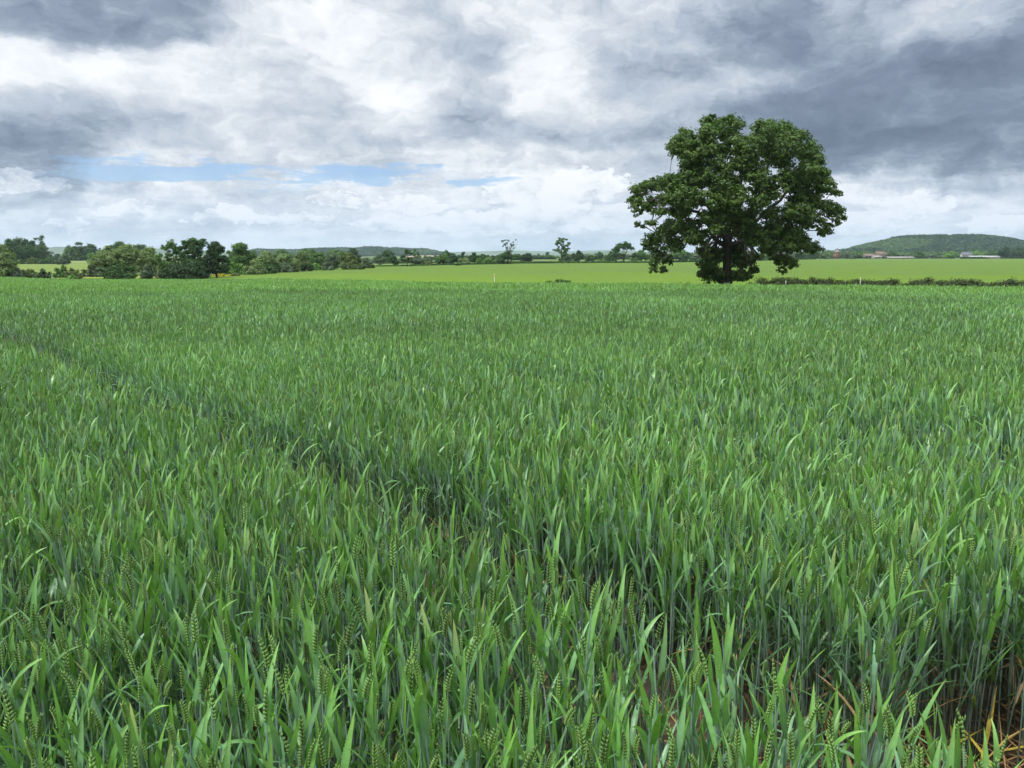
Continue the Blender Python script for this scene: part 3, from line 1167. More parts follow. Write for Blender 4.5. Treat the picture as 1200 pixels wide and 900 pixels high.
def far_tree(name, px, top, base, w, pal, style, label, cat='tree', group=None, dist=None, seed=None):
    rng = np.random.default_rng(seed if seed is not None else int(px * 13 + top * 7 + w))
    Y = dist or ground_dist(px, base)
    z0 = float(H((px - 600) / F * Y * CT, Y))
    x0 = x_at(px, Y, z0)
    h = z_at(top, Y) - z0
    W = w * (1.22 if w < 20 else 1.10) / F * Y * CT
    pix = Y / F                                       # one photo pixel in metres
    leaf = max(0.16, 0.62 * pix)
    root = empty(name, (x0, Y, z0))
    tag(root, label, cat, group)
    lob = []
    Rr = W / 2
    D = Rr * 0.9
    if style == 'bush':
        n = int(np.clip(w / 2.6, 5, 14))
        for i in range(n):
            a = rng.uniform(-1, 1)
            y = rng.uniform(-.8, .8)
            hh = h * (0.95 - 0.42 * abs(a) ** 2) * rng.uniform(.75, 1.0)
            rz_ = hh * 0.42
            rx = Rr * rng.uniform(.26, .40)
            lob.append(((a * (Rr - rx), y * D * .6, hh - rz_), (rx, rx, rz_)))
            lob.append(((a * (Rr - rx), y * D * .6 - rx * .4, rz_ * .65), (rx * 1.1, rx, rz_ * .8)))
    elif style == 'dome':
        n = int(np.clip(w / 1.3, 12, 30))
        for i in range(n):
            a = rng.uniform(-1, 1)
            y = rng.uniform(-1, 1) * .8
            top_ = h * (1.0 - 0.34 * abs(a) ** 2.2 - .12 * abs(y) ** 2) * (1 if i > 2 else 1)
            rx = Rr * rng.uniform(.26, .40)
            rz_ = min(rx * .85, h * .3)
            zz = top_ - rz_ * 1.05 - rng.random() ** 1.7 * (h * .55)
            lob.append(((a * (Rr - rx), y * (D - rx * .5), max(zz, h * .22)), (rx, rx, rz_)))
        lob.append(((0, 0, h * .80), (Rr * .38, Rr * .38, h * .19)))
        lob.append(((rng.uniform(-.2, .2) * Rr, -.2 * Rr, h * .48), (Rr * .62, Rr * .5, h * .24)))
        lob.append(((rng.uniform(-.3, .3) * Rr, -.2 * Rr, h * .24), (Rr * .5, Rr * .4, h * .18)))
    elif style == 'open':
        n = int(np.clip(w / .9, 16, 40))
        for i in range(n):
            a = rng.uniform(-1, 1)
            y = rng.uniform(-1, 1) * .7
            top_ = h * (1.0 - 0.36 * abs(a) ** 2)
            rx = Rr * rng.uniform(.20, .34)
            zz = top_ - rx * .7 - rng.random() ** 1.3 * (h * .62)
            lob.append(((a * (Rr - rx), y * D, max(zz, h * .20)), (rx, rx, rx * .75)))
        lob.append(((0, 0, h * .87), (Rr * .25, Rr * .25, h * .12)))
    elif style == 'umbrella':
        for i in range(16):
            a = rng.uniform(-1, 1)
            top_ = h * (1.0 - 0.42 * abs(a) ** 2)
            rx = Rr * rng.uniform(.2, .3)
            lob.append(((a * (Rr - rx), rng.uniform(-.7, .7) * D, top_ - rx * .5 - (h * .22) * rng.random()), (rx, rx, h * .11)))
        for a in (-.75, -.55, .8, -.2):
            lob.append(((a * Rr, 0, h * .30), (Rr * .26, Rr * .26, h * .18)))
    elif style == 'thin':
        for t in np.linspace(.14, .97, 40):
            rx = Rr * .23 * rng.uniform(.7, 1.25)
            e = Rr * max(.15, .80 - 1.1 * abs(t - .58))
            lob.append(((rng.uniform(-e, e), rng.uniform(-.4, .4) * Rr, h * t - rx * .4), (rx, rx, h * .035)))
        lob.append(((Rr * .68, 0, h * .76), (Rr * .24, Rr * .3, h * .05)))
        lob.append(((Rr * .3, 0, h * .48), (Rr * .3, Rr * .3, h * .08)))
    elif style == 'dead_top':
        for i in range(12):
            a = rng.uniform(-1, 1)
            rx = Rr * rng.uniform(.28, .42)
            lob.append(((a * (Rr - rx), rng.uniform(-.6, .6) * D, h * (.50 - .22 * abs(a)) * rng.uniform(.45, .95)), (rx, rx, h * .13)))
        for i in range(26):
            lob.append(((rng.uniform(-.6, .65) * Rr, rng.uniform(-.4, .4) * Rr, h * rng.uniform(.60, .97)), (Rr * .07, Rr * .07, h * .02)))
    dens = {'bush': .62, 'dome': .62, 'open': .62, 'umbrella': .6, 'thin': .7, 'dead_top': .6}[style]
    V, Q, C = foliage(lob, leaf, dens, pal, rng)
    V[:, 2] = np.maximum(V[:, 2], -0.3)
    link('crown', new_mesh('crown', V, [Q], C, MATS['leaf']), root)
    mb = MB()
    tr = max(0.12, W * 0.028)
    if style == 'bush':
        for i in range(4):
            c = lob[min(i * 2, len(lob) - 1)][0]
            mb.tube(curve_pts((c[0] * .3, c[1] * .3, -.1), (c[0] * .8, c[1] * .8, c[2]), .02, rng), np.linspace(tr * .8, tr * .25, 5), 5, (.1, .08, .06))
        link('stem', mb.mesh('stem', MATS['bark'], True), root)
    else:
        fork = h * (.28 if style != 'thin' else .5)
        mb.tube([(0, 0, -.2), (rng.normal() * tr * .3, 0, fork * .5), (0, 0, fork), (0, 0, h * .72)], [tr * 1.35, tr, tr * .85, tr * .3], 7, (.06, .052, .04))
        k = 7 if style != 'dead_top' else 16
        for i in range(k):
            c = lob[int(rng.integers(0, len(lob)))] if style != 'dead_top' else lob[12 + i % 26]
            q = np.array(c[0], float) + (rng.normal(size=3) * Rr * .12 if style == 'dead_top' else 0)
            mb.tube(curve_pts((0, 0, fork * rng.uniform(.75, 1.3)), q, .06, rng), np.linspace(tr * .5, tr * .1, 5), 5,
                    (.06, .052, .04) if style != 'dead_top' else (.30, .28, .25))
        link('trunk', mb.mesh('trunk', MATS['bark'], True), root)
    return root


TREES = [
    # name, px, top, base, width, palette, style, label
    ('willow_tree', 0, 284, 329, 44, 'pale', 'dome', "pale olive willow cut by the left edge, beside the wheat"),
    ('willow_bush', 13, 305, 329, 26, 'grey', 'bush', "grey-green low willow scrub at the foot of the willow on the left edge"),
    ('broadleaf_tree', 28, 277, 309, 42, 'dark', 'dome', "very dark broad tree beyond the left meadow, biggest there"),
    ('broadleaf_tree', 12, 281, 308, 20, 'mid', 'open', "mid green tree on the left shoulder of the very dark broad tree"),
    ('poplar_tree', 50, 275, 307, 25, 'grey', 'open', "tall grey-green airy tree just right of the very dark broad tree"),
    ('round_bush', 40, 300, 309.5, 17, 'olive', 'bush', "smooth rounded light bush on the far side of the left meadow"),
    ('thicket_bush', 25, 302.5, 309.5, 17, 'dark', 'bush', "dark bush left of the rounded light bush beyond the meadow"),
    ('thicket_bush', 57, 300, 309.5, 22, 'dark', 'bush', "dark bush right of the rounded light bush beyond the meadow"),
    ('thicket_bush', 67, 297.5, 308, 16, 'grey', 'bush', "flat-topped grey hedge bush behind the meadow's dark bushes"),
    ('thicket_bush', 76, 302, 310, 13, 'deep', 'bush', "near-black bush ending the meadow's far hedge on the right"),
    ('broadleaf_tree', 82, 287.5, 306, 17, 'mid', 'dome', "fresh green round tree under the gap with blue hills"),
    ('broadleaf_tree', 94, 283, 305.5, 22, 'dark', 'dome', "dark round-headed tree left of the big willow group"),
    ('broadleaf_tree', 108, 284.5, 305, 18, 'dark', 'dome', "dark tree half behind the big willow group's left end"),
    ('thicket_bush', 70, 293.5, 305, 10, 'deep', 'bush', "small near-black bush below the blue hill gap"),
    ('thicket_bush', 92, 297.5, 305.5, 28, 'deep', 'bush', "long near-black hedge bush above the pale pasture"),
    ('round_bush', 107, 293, 307, 13, 'bright', 'bush', "small light green bush touching the big willow's left side"),
    ('willow_bush', 32, 313, 328, 24, 'olive', 'bush', "brownish olive bush with a bare stick near the left meadow"),
    ('thorn_bush', 55, 313.5, 329, 22, 'deep', 'bush', "near-black rounded thorn bush at the wheat edge on the left"),
    ('willow_bush', 71, 306, 326, 16, 'mid', 'bush', "upright green bush standing in front of the left meadow"),
    ('willow_bush', 87, 311.5, 327, 20, 'olive', 'bush', "broad olive bush beside the yellow-flowered strip"),
    ('round_bush', 84, 320.5, 328.5, 14, 'bright', 'bush', "smallest light green rounded bush at the wheat edge"),
    ('thorn_bush', 104, 303, 325, 18, 'brown', 'bush', "dull brownish bush between pasture and yellow strip"),
    ('thorn_bush', 119, 309, 325, 20, 'grey', 'bush', "grey-green scrub under the big willow's left skirt"),
    ('willow_tree', 128, 288, 323, 36, 'pale', 'dome', "pale willow, left member of the big willow group"),
    ('willow_tree', 150, 284.5, 323, 38, 'pale', 'dome', "pale willow, tallest of the big willow group"),
    ('willow_tree', 176, 288, 323, 30, 'pale', 'dome', "pale willow, right member of the big willow group"),
    ('broadleaf_tree', 142, 281.5, 308, 26, 'mid', 'dome', "dark crown showing over the top of the tallest willow"),
    ('broadleaf_tree', 167, 284.5, 308, 22, 'dark', 'dome', "dark crown showing behind the right willow"),
    ('thorn_bush', 143, 304, 329.5, 38, 'dark', 'bush', "large dark rounded bush in front of the big willow group"),
    ('willow_bush', 172, 307, 327, 20, 'grey', 'bush', "grey-green bush right of the large dark rounded bush"),
    ('willow_bush', 190, 308, 326, 18, 'olive', 'bush', "yellowish green small bush on a pale stem, left of the tall dark trees"),
    ('broadleaf_tree', 205, 280, 326, 30, 'mid', 'open', "mid green tree on the left side of the tall dark clump"),
    ('oak_tree', 230, 277.5, 326, 38, 'dark', 'open', "tallest dark tree with an airy top left of the field belt"),
    ('oak_tree', 254, 281.5, 326, 30, 'deep', 'dome', "near-black tree on the right side of the tall dark clump"),
    ('thicket_bush', 225, 300, 327, 60, 'deep', 'bush', "near-black undergrowth at the feet of the tall dark clump"),
    ('gorse_bush', 257, 318.5, 324.5, 12, 'gold', 'bush', "bright yellow flowering bush at the field edge"),
    ('gorse_bush', 268, 321, 324, 6, 'gold', 'bush', "tiny yellow flowering bush right of the bigger yellow one"),
    ('willow_bush', 277, 319, 323.5, 16, 'olive', 'bush', "low olive bush right of the yellow flowering bushes"),
    ('broadleaf_tree', 284, 282.5, 320, 34, 'mid', 'dome', "dome-shaped green tree rising over the bushy belt"),
    ('round_bush', 275, 302, 322, 22, 'bright', 'bush', "fresh green bush at the foot of the dome-shaped tree"),
    ('willow_bush', 298, 302, 322, 26, 'pale', 'bush', "pale bush right below the dome-shaped tree"),
    ('willow_tree', 312, 294, 320, 30, 'pale', 'dome', "pale rounded willow next right of the dome-shaped tree"),
    ('thicket_bush', 315, 304, 321, 22, 'dark', 'bush', "dark bush notch in the first half of the belt"),
    ('willow_tree', 335, 296, 319, 30, 'pale', 'dome', "pale willow in the middle of the bushy belt"),
    ('willow_bush', 333, 304, 319.5, 22, 'grey', 'bush', "grey-green bush in front of the belt's middle willow"),
    ('willow_bush', 346, 305, 319, 20, 'olive', 'bush', "olive bush left of the dark round gap in the belt"),
    ('willow_tree', 353, 295, 317, 22, 'olive', 'dome', "olive willow right of the belt's middle willow"),
    ('thorn_bush', 360, 305, 318, 15, 'deep', 'bush', "near-black round bush in the belt above the field"),
    ('round_bush', 371, 305, 317, 15, 'bright', 'bush', "light green bush right of the near-black round bush"),
    ('broadleaf_tree', 374, 294, 315, 24, 'mid', 'dome', "mid green tree behind the light green belt bush"),
    ('willow_tree', 392, 296, 316, 26, 'grey', 'dome', "grey-green willow toward the right end of the belt"),
    ('willow_bush', 384, 309, 317, 14, 'grey', 'bush', "small grey bush at the foot of the grey-green belt willow"),
    ('willow_tree', 408, 295, 316, 26, 'olive', 'dome', "olive willow near the belt's right end"),
    ('willow_bush', 414, 303, 316, 20, 'olive', 'bush', "olive bush at the foot of the belt's last willow"),
    ('thorn_bush', 424, 309, 316, 9, 'brown', 'bush', "small dark brown bush on the belt's right end"),
    ('willow_bush', 429, 300, 314.5, 20, 'grey', 'bush', "grey-green rounded bush ending the belt"),
    ('thorn_bush', 435, 307.5, 314.5, 9, 'brown', 'bush', "little purplish brown bush just past the belt's end"),
    ('broadleaf_tree', 414, 290.5, 309, 16, 'deep', 'dome', "dark crown peeping over the belt's right end"),
    ('broadleaf_tree', 330, 292, 309, 34, 'mid', 'dome', "green crown behind the belt's pale middle willow"),
    ('broadleaf_tree', 362, 291.5, 309, 34, 'mid', 'dome', "green crown behind the belt below the wooded ridge's left end"),
    ('broadleaf_tree', 394, 291.5, 309, 32, 'mid', 'dome', "green crown behind the grey-green belt willow"),
    ('hedgerow_tree', 445, 297, 311.5, 15, 'grey', 'dome', "greyish small tree just beyond the belt's end"),
    ('hedgerow_tree', 454, 292.5, 309, 18, 'dark', 'dome', "dark crown under the wooded ridge, beyond the belt"),
    ('hedgerow_tree', 461, 299, 312, 13, 'dark', 'dome', "small dark tree left of the trunked green tree"),
    ('hedgerow_tree', 477, 291.5, 312.5, 15, 'dark', 'open', "upright green tree with a visible trunk in the middle pasture"),
    ('hedgerow_tree', 487, 291.5, 309, 11, 'mid', 'open', "pale thin-topped tree right of the trunked green tree"),
    ('hedgerow_tree', 490, 299, 311.5, 15, 'grey', 'dome', "rounded grey-green tree before the brown slope"),
    ('thicket_bush', 502, 303, 311, 12, 'olive', 'bush', "olive bush below the brown slope"),
    ('hedgerow_tree', 520, 297, 309.5, 19, 'mid', 'dome', "mid green tree right of the brown slope"),
    ('hedgerow_tree', 524, 294, 307, 24, 'dark', 'dome', "dark flat-topped tree behind, right of the brown slope"),
    ('hedgerow_tree', 531, 299, 309.5, 13, 'deep', 'dome', "near-black small tree left of the pale round bush"),
    ('round_bush', 543, 300, 309.5, 20, 'pale', 'bush', "pale wide bush in the middle hedgerow"),
    ('hedgerow_tree', 543, 294, 306, 7, 'deep', 'dome', "tiny dark lollipop tree above the pale wide bush"),
    ('hedgerow_tree', 556, 295, 308.5, 14, 'dark', 'dome', "dark tree right of the pale wide bush"),
    ('hedgerow_tree', 567, 297, 307, 14, 'dark', 'dome', "dark low tree behind the light green pair"),
    ('round_bush', 561, 301, 309.5, 11, 'bright', 'bush', "light green bush, left of the light green pair"),
    ('round_bush', 573, 297.5, 309.5, 14, 'bright', 'bush', "light green rounded tree, right of the light green pair"),
    ('thorn_bush', 584, 301, 309, 12, 'grey', 'bush', "greyish bush left of the half-dead tree"),
    ('half_dead_tree', 595, 280, 309.5, 26, 'dark', 'dead_top', "half-dead tree with bare twiggy top over a dark bushy foot"),
    ('hedgerow_tree', 617, 296, 308, 15, 'deep', 'dome', "small round near-black tree right of the half-dead tree"),
    ('hedgerow_tree', 607, 297, 305, 14, 'dark', 'dome', "dark low tree between the half-dead tree and its round neighbour"),
    ('hedgerow_tree', 642, 295, 303, 7, 'dark', 'dome', "far little round tree on the pale pasture"),
    ('hedgerow_tree', 631, 297, 302.5, 5, 'dark', 'dome', "farthest tiny tree left of the little round tree"),
    ('slender_tree', 658, 277.5, 307.5, 19, 'mid', 'thin', "tall slender tree with thin open crown by the middle hedge"),
    ('thicket_bush', 665, 300, 307.5, 18, 'grey', 'bush', "low grey-green bush at the slender tree's foot"),
    ('hedgerow_tree', 677, 293, 307.5, 16, 'deep', 'dome', "round near-black tree right of the slender tree"),
    ('hedgerow_tree', 692, 299, 306.5, 13, 'dark', 'dome', "low dark tree just right of the round near-black tree"),
    ('hedgerow_tree', 702, 295, 305.5, 11, 'dark', 'dome', "far dark tree midway to the umbrella tree"),
    ('round_bush', 706, 302, 307.5, 15, 'pale', 'bush', "pale round bush left of the umbrella tree"),
    ('hedgerow_tree', 716, 294.5, 307.5, 14, 'dark', 'dome', "dark tree touching the umbrella tree's left side"),
    ('umbrella_tree', 731, 282.5, 308, 30, 'dark', 'umbrella', "dark umbrella-shaped oak left of the big oak"),
    ('round_bush', 741, 300.5, 307.5, 9, 'pale', 'bush', "pale little bush under the umbrella oak's right side"),
    ('hedgerow_tree', 752, 292, 307, 17, 'mid', 'dome', "green tree between umbrella oak and big oak"),
    ('hedgerow_tree', 772, 292.5, 306, 22, 'grey', 'dome', "grey-green far tree seen under the big oak's left skirt"),
    ('hedgerow_tree', 797, 291, 306, 26, 'mid', 'dome', "green far tree seen in the big oak's left gap"),
    ('hedgerow_tree', 822, 293, 306, 24, 'grey', 'dome', "grey far tree left of the big oak's trunk"),
    ('hedgerow_tree', 878, 293, 305, 26, 'grey', 'dome', "grey-green far tree right of the big oak's trunk"),
    ('hedgerow_tree', 899, 295, 305, 20, 'mid', 'dome', "low green far tree seen in the big oak's right gap"),
    ('hedgerow_tree', 918, 292, 304.5, 24, 'grey', 'dome', "grey-green far tree under the big oak's right boughs"),
    ('hedgerow_tree', 935, 294, 304, 16, 'dark', 'dome', "dark far tree near the big oak's right end"),
    ('hedgerow_tree', 951, 292, 303.5, 16, 'mid', 'dome', "green far tree just beyond the big oak's right end"),
    ('hedgerow_tree', 966, 294, 303.5, 14, 'olive', 'dome', "olive tree on the left of the brick tower"),
    ('hedgerow_tree', 993, 293, 303.3, 16, 'grey', 'dome', "grey-green tree on the right of the brick tower"),
    ('round_bush', 1002, 299, 303.5, 6, 'deep', 'bush', "tiny near-black round bush between tower and farm"),
    ('hedgerow_tree', 1003, 294.5, 303, 14, 'mid', 'dome', "green tree between the brick tower and the brown farm roofs"),
    ('hedgerow_tree', 1029, 293, 302.8, 12, 'olive', 'dome', "brownish olive tree behind the brown farm roofs"),
    ('hedgerow_tree', 1046, 295.5, 303, 14, 'dark', 'dome', "dark low tree right of the brown farm roofs"),
    ('hedgerow_tree', 1060, 296, 303, 14, 'grey', 'dome', "grey-green tree over the long pale barn"),
    ('hedgerow_tree', 1076, 294.5, 303, 16, 'dark', 'dome', "dark tree right of the long pale barn"),
    ('hedgerow_tree', 1096, 295.5, 303, 20, 'grey', 'dome', "wide grey-green tree below the hill's middle"),
    ('hedgerow_tree', 1114, 294.5, 303.2, 13, 'bright', 'dome', "light green round tree below the hill's middle"),
    ('hedgerow_tree', 1143, 293, 302.6, 18, 'bright', 'dome', "light green tree behind the long white shed's left half"),
    ('hedgerow_tree', 1158, 292, 302.6, 16, 'mid', 'dome', "green tree behind the long white shed's right half"),
    ('hedgerow_tree', 1177, 289, 303, 20, 'deep', 'dome', "near-black tree right of the long white shed"),
    ('hedgerow_tree', 1195, 290, 303, 22, 'deep', 'dome', "near-black tree at the right edge below the hill"),
]


def hedge(name, pts, height, depth, pal, label, dist_off=0, leaf=None, dens=.8, seed=1, cat='hedge', along=None, group=None):
    """hedge along photo ground points (or world xy when along is given)"""
    rng = np.random.default_rng(seed)
    W = np.array(along if along is not None else [ground_pt(*p) for p in pts], float)
    seg = np.linalg.norm(np.diff(W, axis=0), axis=1)
    L = seg.sum()
    c = W.mean(0)
    group = group or {'field_hedge': 'distant field hedges', 'bramble_hedge': 'bramble hedges behind the wheat', 'weed_clump': 'weeds along the wheat edge', 'field_wood': 'far woods'}.get(name)
    root = tag(empty(name, (c[0], c[1], float(H(*c)))), label, cat, group)
    n = max(6, int(L / (height * .32)))
    t = np.linspace(0, L, n) + rng.normal(0, L / n * .3, n)
    cum = np.concatenate([[0], np.cumsum(seg)])
    lob = []
    for q in t:
        x = np.interp(q, cum, W[:, 0]); y = np.interp(q, cum, W[:, 1]) + rng.normal() * depth * .2
        hh = height * rng.uniform(.82, 1.05)
        z = float(H(x, y))
        lob.append(((x - c[0], y - c[1], z - float(H(*c)) + hh * .5), (height * rng.uniform(.6, 1.0), depth * .5, hh * .52)))
    Y = c[1]
    lf = leaf or max(.14, .6 * Y / F)
    V, Q, C = foliage(lob, lf, dens, pal, rng)
    link('foliage', new_mesh('foliage', V, [Q], C, MATS['leaf']), root)
    mb = MB()
    for c2, r2 in lob[::2]:
        mb.tube([(c2[0], c2[1], c2[2] - height * .55), (c2[0] + rng.normal() * .1, c2[1], c2[2] + height * .1)], [height * .03, height * .012], 4, (.09, .07, .05))
    link('stem', mb.mesh('stem', MATS['bark'], True), root)
    return root


# ------------------------------------------------------------------ the big oak
OAK = dict(px=851, Y=74.0)
# lobes traced on the photograph: (x, y, rx, ry) at 3.913 px per photo pixel from (720, 120)
OAKL = [(520, 440, 60, 44), (500, 500, 56, 36), (545, 500, 60, 36), (600, 560, 40, 26), (470, 470, 50, 36), (590, 250, 50, 50), (430, 180, 40, 36), (325, 175, 62, 52), (300, 210, 60, 45), (270, 200, 28, 24), (440, 130, 60, 52), (425, 90, 38, 30), (525, 115, 72, 58), (400, 235, 88, 62), (345, 275, 62, 48),
        (540, 200, 84, 60), (690, 150, 78, 62), (775, 125, 74, 48), (835, 170, 62, 52), (880, 235, 60, 52), (650, 210, 50, 60), (760, 230, 104, 72), (925, 265, 34, 34),
        (900, 310, 70, 48), (960, 340, 40, 36), (355, 345, 82, 52), (470, 310, 96, 64), (610, 300, 76, 64), (500, 380, 88, 52), (840, 340, 92, 62),
        (960, 385, 54, 34), (1005, 420, 28, 20), (120, 400, 44, 34), (165, 372, 48, 30), (235, 380, 70, 40), (290, 360, 40, 30), (95, 450, 34, 30), (150, 470, 55, 35), (230, 440, 62, 32), (100, 500, 30, 22),
        (205, 500, 40, 18), (320, 430, 74, 50), (300, 500, 66, 34), (430, 430, 72, 40), (560, 430, 66, 48), (660, 350, 60, 60), (700, 420, 70, 46), (660, 470, 56, 36), (760, 360, 64, 44),
        (880, 430, 84, 42), (940, 480, 60, 40), (1000, 490, 52, 42), (1035, 530, 28, 34), (830, 490, 72, 38), (900, 545, 60, 34), (745, 520, 80, 44), (960, 590, 36, 26), (1000, 555, 34, 16),
        (115, 562, 30, 15), (165, 556, 30, 9), (225, 580, 52, 34), (280, 560, 40, 26), (180, 630, 48, 30), (210, 680, 46, 38), (185, 730, 34, 30), (180, 770, 28, 16), (225, 770, 26, 18), (150, 660, 28, 22), (270, 640, 56, 40),
        (250, 720, 30, 24), (350, 570, 62, 44), (345, 630, 52, 36), (420, 530, 60, 34), (390, 610, 44, 42), (480, 590, 40, 26), (560, 560, 78, 44), (620, 520, 60, 40), (640, 600, 84, 40), (740, 600, 80, 44),
        (820, 600, 60, 48), (860, 650, 66, 36), (920, 668, 40, 24), (720, 660, 58, 36), (790, 670, 62, 34), (770, 720, 44, 22), (810, 735, 34, 24), (770, 765, 26, 20), (700, 640, 40, 30), (645, 640, 34, 22),
        (430, 680, 52, 34), (420, 740, 50, 38), (455, 790, 74, 34), (400, 780, 34, 20), (560, 680, 46, 36), (585, 740, 58, 40), (590, 800, 56, 26), (470, 700, 36, 44), (640, 770, 30, 18), (660, 712, 22, 14), (540, 790, 44, 32)]


def make_oak():
    rng = np.random.default_rng(99)
    px0, Y0 = OAK['px'], OAK['Y']
    z0 = float(H(x_at(px0, Y0, -1.6), Y0))
    x0 = x_at(px0, Y0, z0)
    root = tag(empty("oak_tree", (x0, Y0, z0)), "huge spreading oak with dense dark crown standing alone past the wheat", "tree")
    S = 3.913
    m = Y0 / F * CT

    def w(cx, cy, dy=0.0):
        px, py = 720 + cx / S, 120 + cy / S
        Y = Y0 + dy
        z = z_at(py, Y)
        return np.array([x_at(px, Y, z) - x0, dy, z - z0])
    lob = []
    cx0, cy0, RX, RY, RD = 560, 420, 500, 400, 9.8
    for cx, cy, rx, ry in OAKL:
        e = ((cx - cx0) / RX) ** 2 + ((cy - cy0) / RY) ** 2
        dmax = RD * math.sqrt(max(0.06, 1 - min(e, 1)))
        a, b = rx / S * m, ry / S * m
        skirt = cy > 660 and 350 < cx < 680
        ds = [rng.uniform(-.9, -.45), rng.uniform(-.2, .9)] if dmax > 3.5 else [rng.uniform(-.6, .6)]
        if skirt:
            ds, dmax = [rng.uniform(-.3, .1), rng.uniform(-.6, .6)], 2.4
        if 475 < cx < 560 and cy > 600:
            ds = [0.9]
        for d in ds:
            k = 1.0 if len(ds) == 1 else rng.uniform(.90, 1.12)
            c = w(cx + rng.normal() * 8 * (len(ds) > 1), cy + rng.normal() * 6 * (len(ds) > 1), d * dmax)
            lob.append((c, (a * k, a * .9, b * k)))
    V, Q, C = foliage(lob, 0.11, 0.56, 'oak', rng, updir=0.5, sub=22, subr=0.39)
    print("oak quads", len(Q))
    link('crown', new_mesh('crown', V, [Q], C, MATS['leaf']), root)
    # bole
    bark = (0.065, 0.054, 0.040)
    mb = MB()
    pts, rad = [], []
    for cy, cx, r in ((835, 514, 30), (815, 515, 24), (780, 516, 20), (740, 517, 18), (700, 518, 18), (660, 520, 19), (625, 522, 17)):
        pts.append(w(cx, cy)); rad.append(r / S * m)
    pts[0][2] = -0.4
    n = 20
    Vv = []
    for i, (p, r) in enumerate(zip(pts, rad)):
        for k in range(n):
            a = 2 * math.pi * k / n
            rr = r * (1 + .10 * math.sin(5 * a + 1) + .05 * math.sin(9 * a) + (.22 * max(0, math.sin(4 * a + .5)) if i == 0 else 0))
            Vv.append(p + np.array([rr * math.cos(a), rr * math.sin(a), 0]))
    Qq = [(i * n + k, i * n + (k + 1) % n, (i + 1) * n + (k + 1) % n, (i + 1) * n + k) for i in range(len(pts) - 1) for k in range(n)]
    mb.add(Vv, None, Qq, bark)
    trunk = mb.build('trunk', MATS['bark'], root, True)
    # main limbs, each with its boughs
    limbs = [[(522, 640), (470, 590), (400, 520), (300, 470), (190, 430), (110, 420)],
             [(520, 640), (500, 520), (440, 380), (390, 260), (330, 190)],
             [(522, 630), (520, 480), (500, 320), (480, 200), (440, 110)],
             [(524, 630), (560, 500), (590, 360), (600, 250), (540, 130)],
             [(524, 630), (600, 520), (680, 380), (720, 260), (740, 150)],
             [(526, 640), (640, 540), (760, 440), (840, 330), (880, 230)],
             [(526, 650), (660, 590), (800, 520), (920, 470), (1010, 500)],
             [(526, 660), (640, 620), (760, 620), (860, 640), (930, 670)],
             [(520, 660), (440, 610), (340, 600), (240, 660), (190, 740)],
             [(524, 650), (620, 640), (700, 640), (770, 700), (775, 760)],
             [(520, 640), (450, 520), (380, 440), (300, 380), (230, 370)]]
    C3 = np.array([l[0] for l in lob])
    used = set()
    for li, L in enumerate(limbs):
        mb = MB()
        sgn = rng.uniform(-1, 1)
        p = []
        for i, (cx, cy) in enumerate(L):
            p.append(w(cx, cy, sgn * 5.0 * (i / (len(L) - 1)) if i else 0))
        p = np.array(p)
        # densify
        tt = np.linspace(0, len(p) - 1, 15)
        P = np.stack([np.interp(tt, range(len(p)), p[:, k]) for k in range(3)], 1)
        P[1:-1] += rng.normal(size=(13, 3)) * .18
        r = np.linspace(.24, .03, 15)
        mb.tube(P, r, 8, bark)
        # boughs to the nearest lobes
        d = np.linalg.norm(C3[:, None] - P[None, 3:], axis=-1)
        near = np.where(d.min(1) < 3.6)[0]
        for q in near:
            if q in used and rng.random() < .7:
                continue
            used.add(q)
            s = int(np.argmin(d[q])) + 2
            B = curve_pts(P[s], C3[q], .05, rng, 6)
            mb.tube(B, np.linspace(r[s] * .5, .025, 6), 5, bark)
            for _ in range(2):
                e = C3[q] + rng.normal(size=3) * np.array(lob[q][1]) * .3
                mb.tube(curve_pts(B[3], e, .05, rng, 4), np.linspace(.045, .012, 4), 4, bark)
        link('limb', mb.mesh('limb', MATS['bark'], True), root)


def make_trees():
    MATS['leaf'] = leaf_material("tree_leaf", 0.22, 0.6, 0.25, tg=(1.2, 1.4, .5))
    m, n = material("bark")
    a = n.node('ShaderNodeAttribute', attribute_name='Col')
    pos = n.node('ShaderNodeNewGeometry').outputs['Position']
    nz = n.noise(n.v('MULTIPLY', pos, (6, 6, 1.2)), 1.5, 5, .65)
    p = n.node('ShaderNodeBsdfPrincipled')
    n.put(p.inputs['Base Color'], n.v('SCALE', a.outputs['Vector'], scale=n.m('MULTIPLY_ADD', nz, 1.2, .4)))
    p.inputs['Roughness'].default_value = .95
    b = n.node('ShaderNodeBump')
    b.inputs['Distance'].default_value = .05
    n.put(b.inputs['Height'], nz)
    n.nt.links.new(b.outputs[0], p.inputs['Normal'])
    o = n.node('ShaderNodeOutputMaterial')
    n.nt.links.new(p.outputs[0], o.inputs[0])
    MATS['bark'] = m
    groups = {'hedgerow_tree': "hedgerow trees in the distance", 'willow_tree': "pale willows along the far side",
              'willow_bush': "willow bushes along the far side", 'broadleaf_tree': "broadleaf trees on the left",
              'thicket_bush': "dark thicket bushes", 'round_bush': "rounded bushes", 'thorn_bush': "thorn bushes",
              'gorse_bush': "yellow flowering bushes"}
    for t in TREES:
        far_tree(*t, cat='bush' if 'bush' in t[0] else 'tree', group=groups.get(t[0]))
    make_oak()
# ------------------------------------------------------------------ hedges, posts, farm buildings
def edge_run(px0, px1, off, n=14):
    out = []
    for px in np.linspace(px0, px1, n):
        Y = edge_dist(px) + off
        out.append((x_at(px, Y, float(H((px - 600) / F * Y, Y))), Y))
    return out


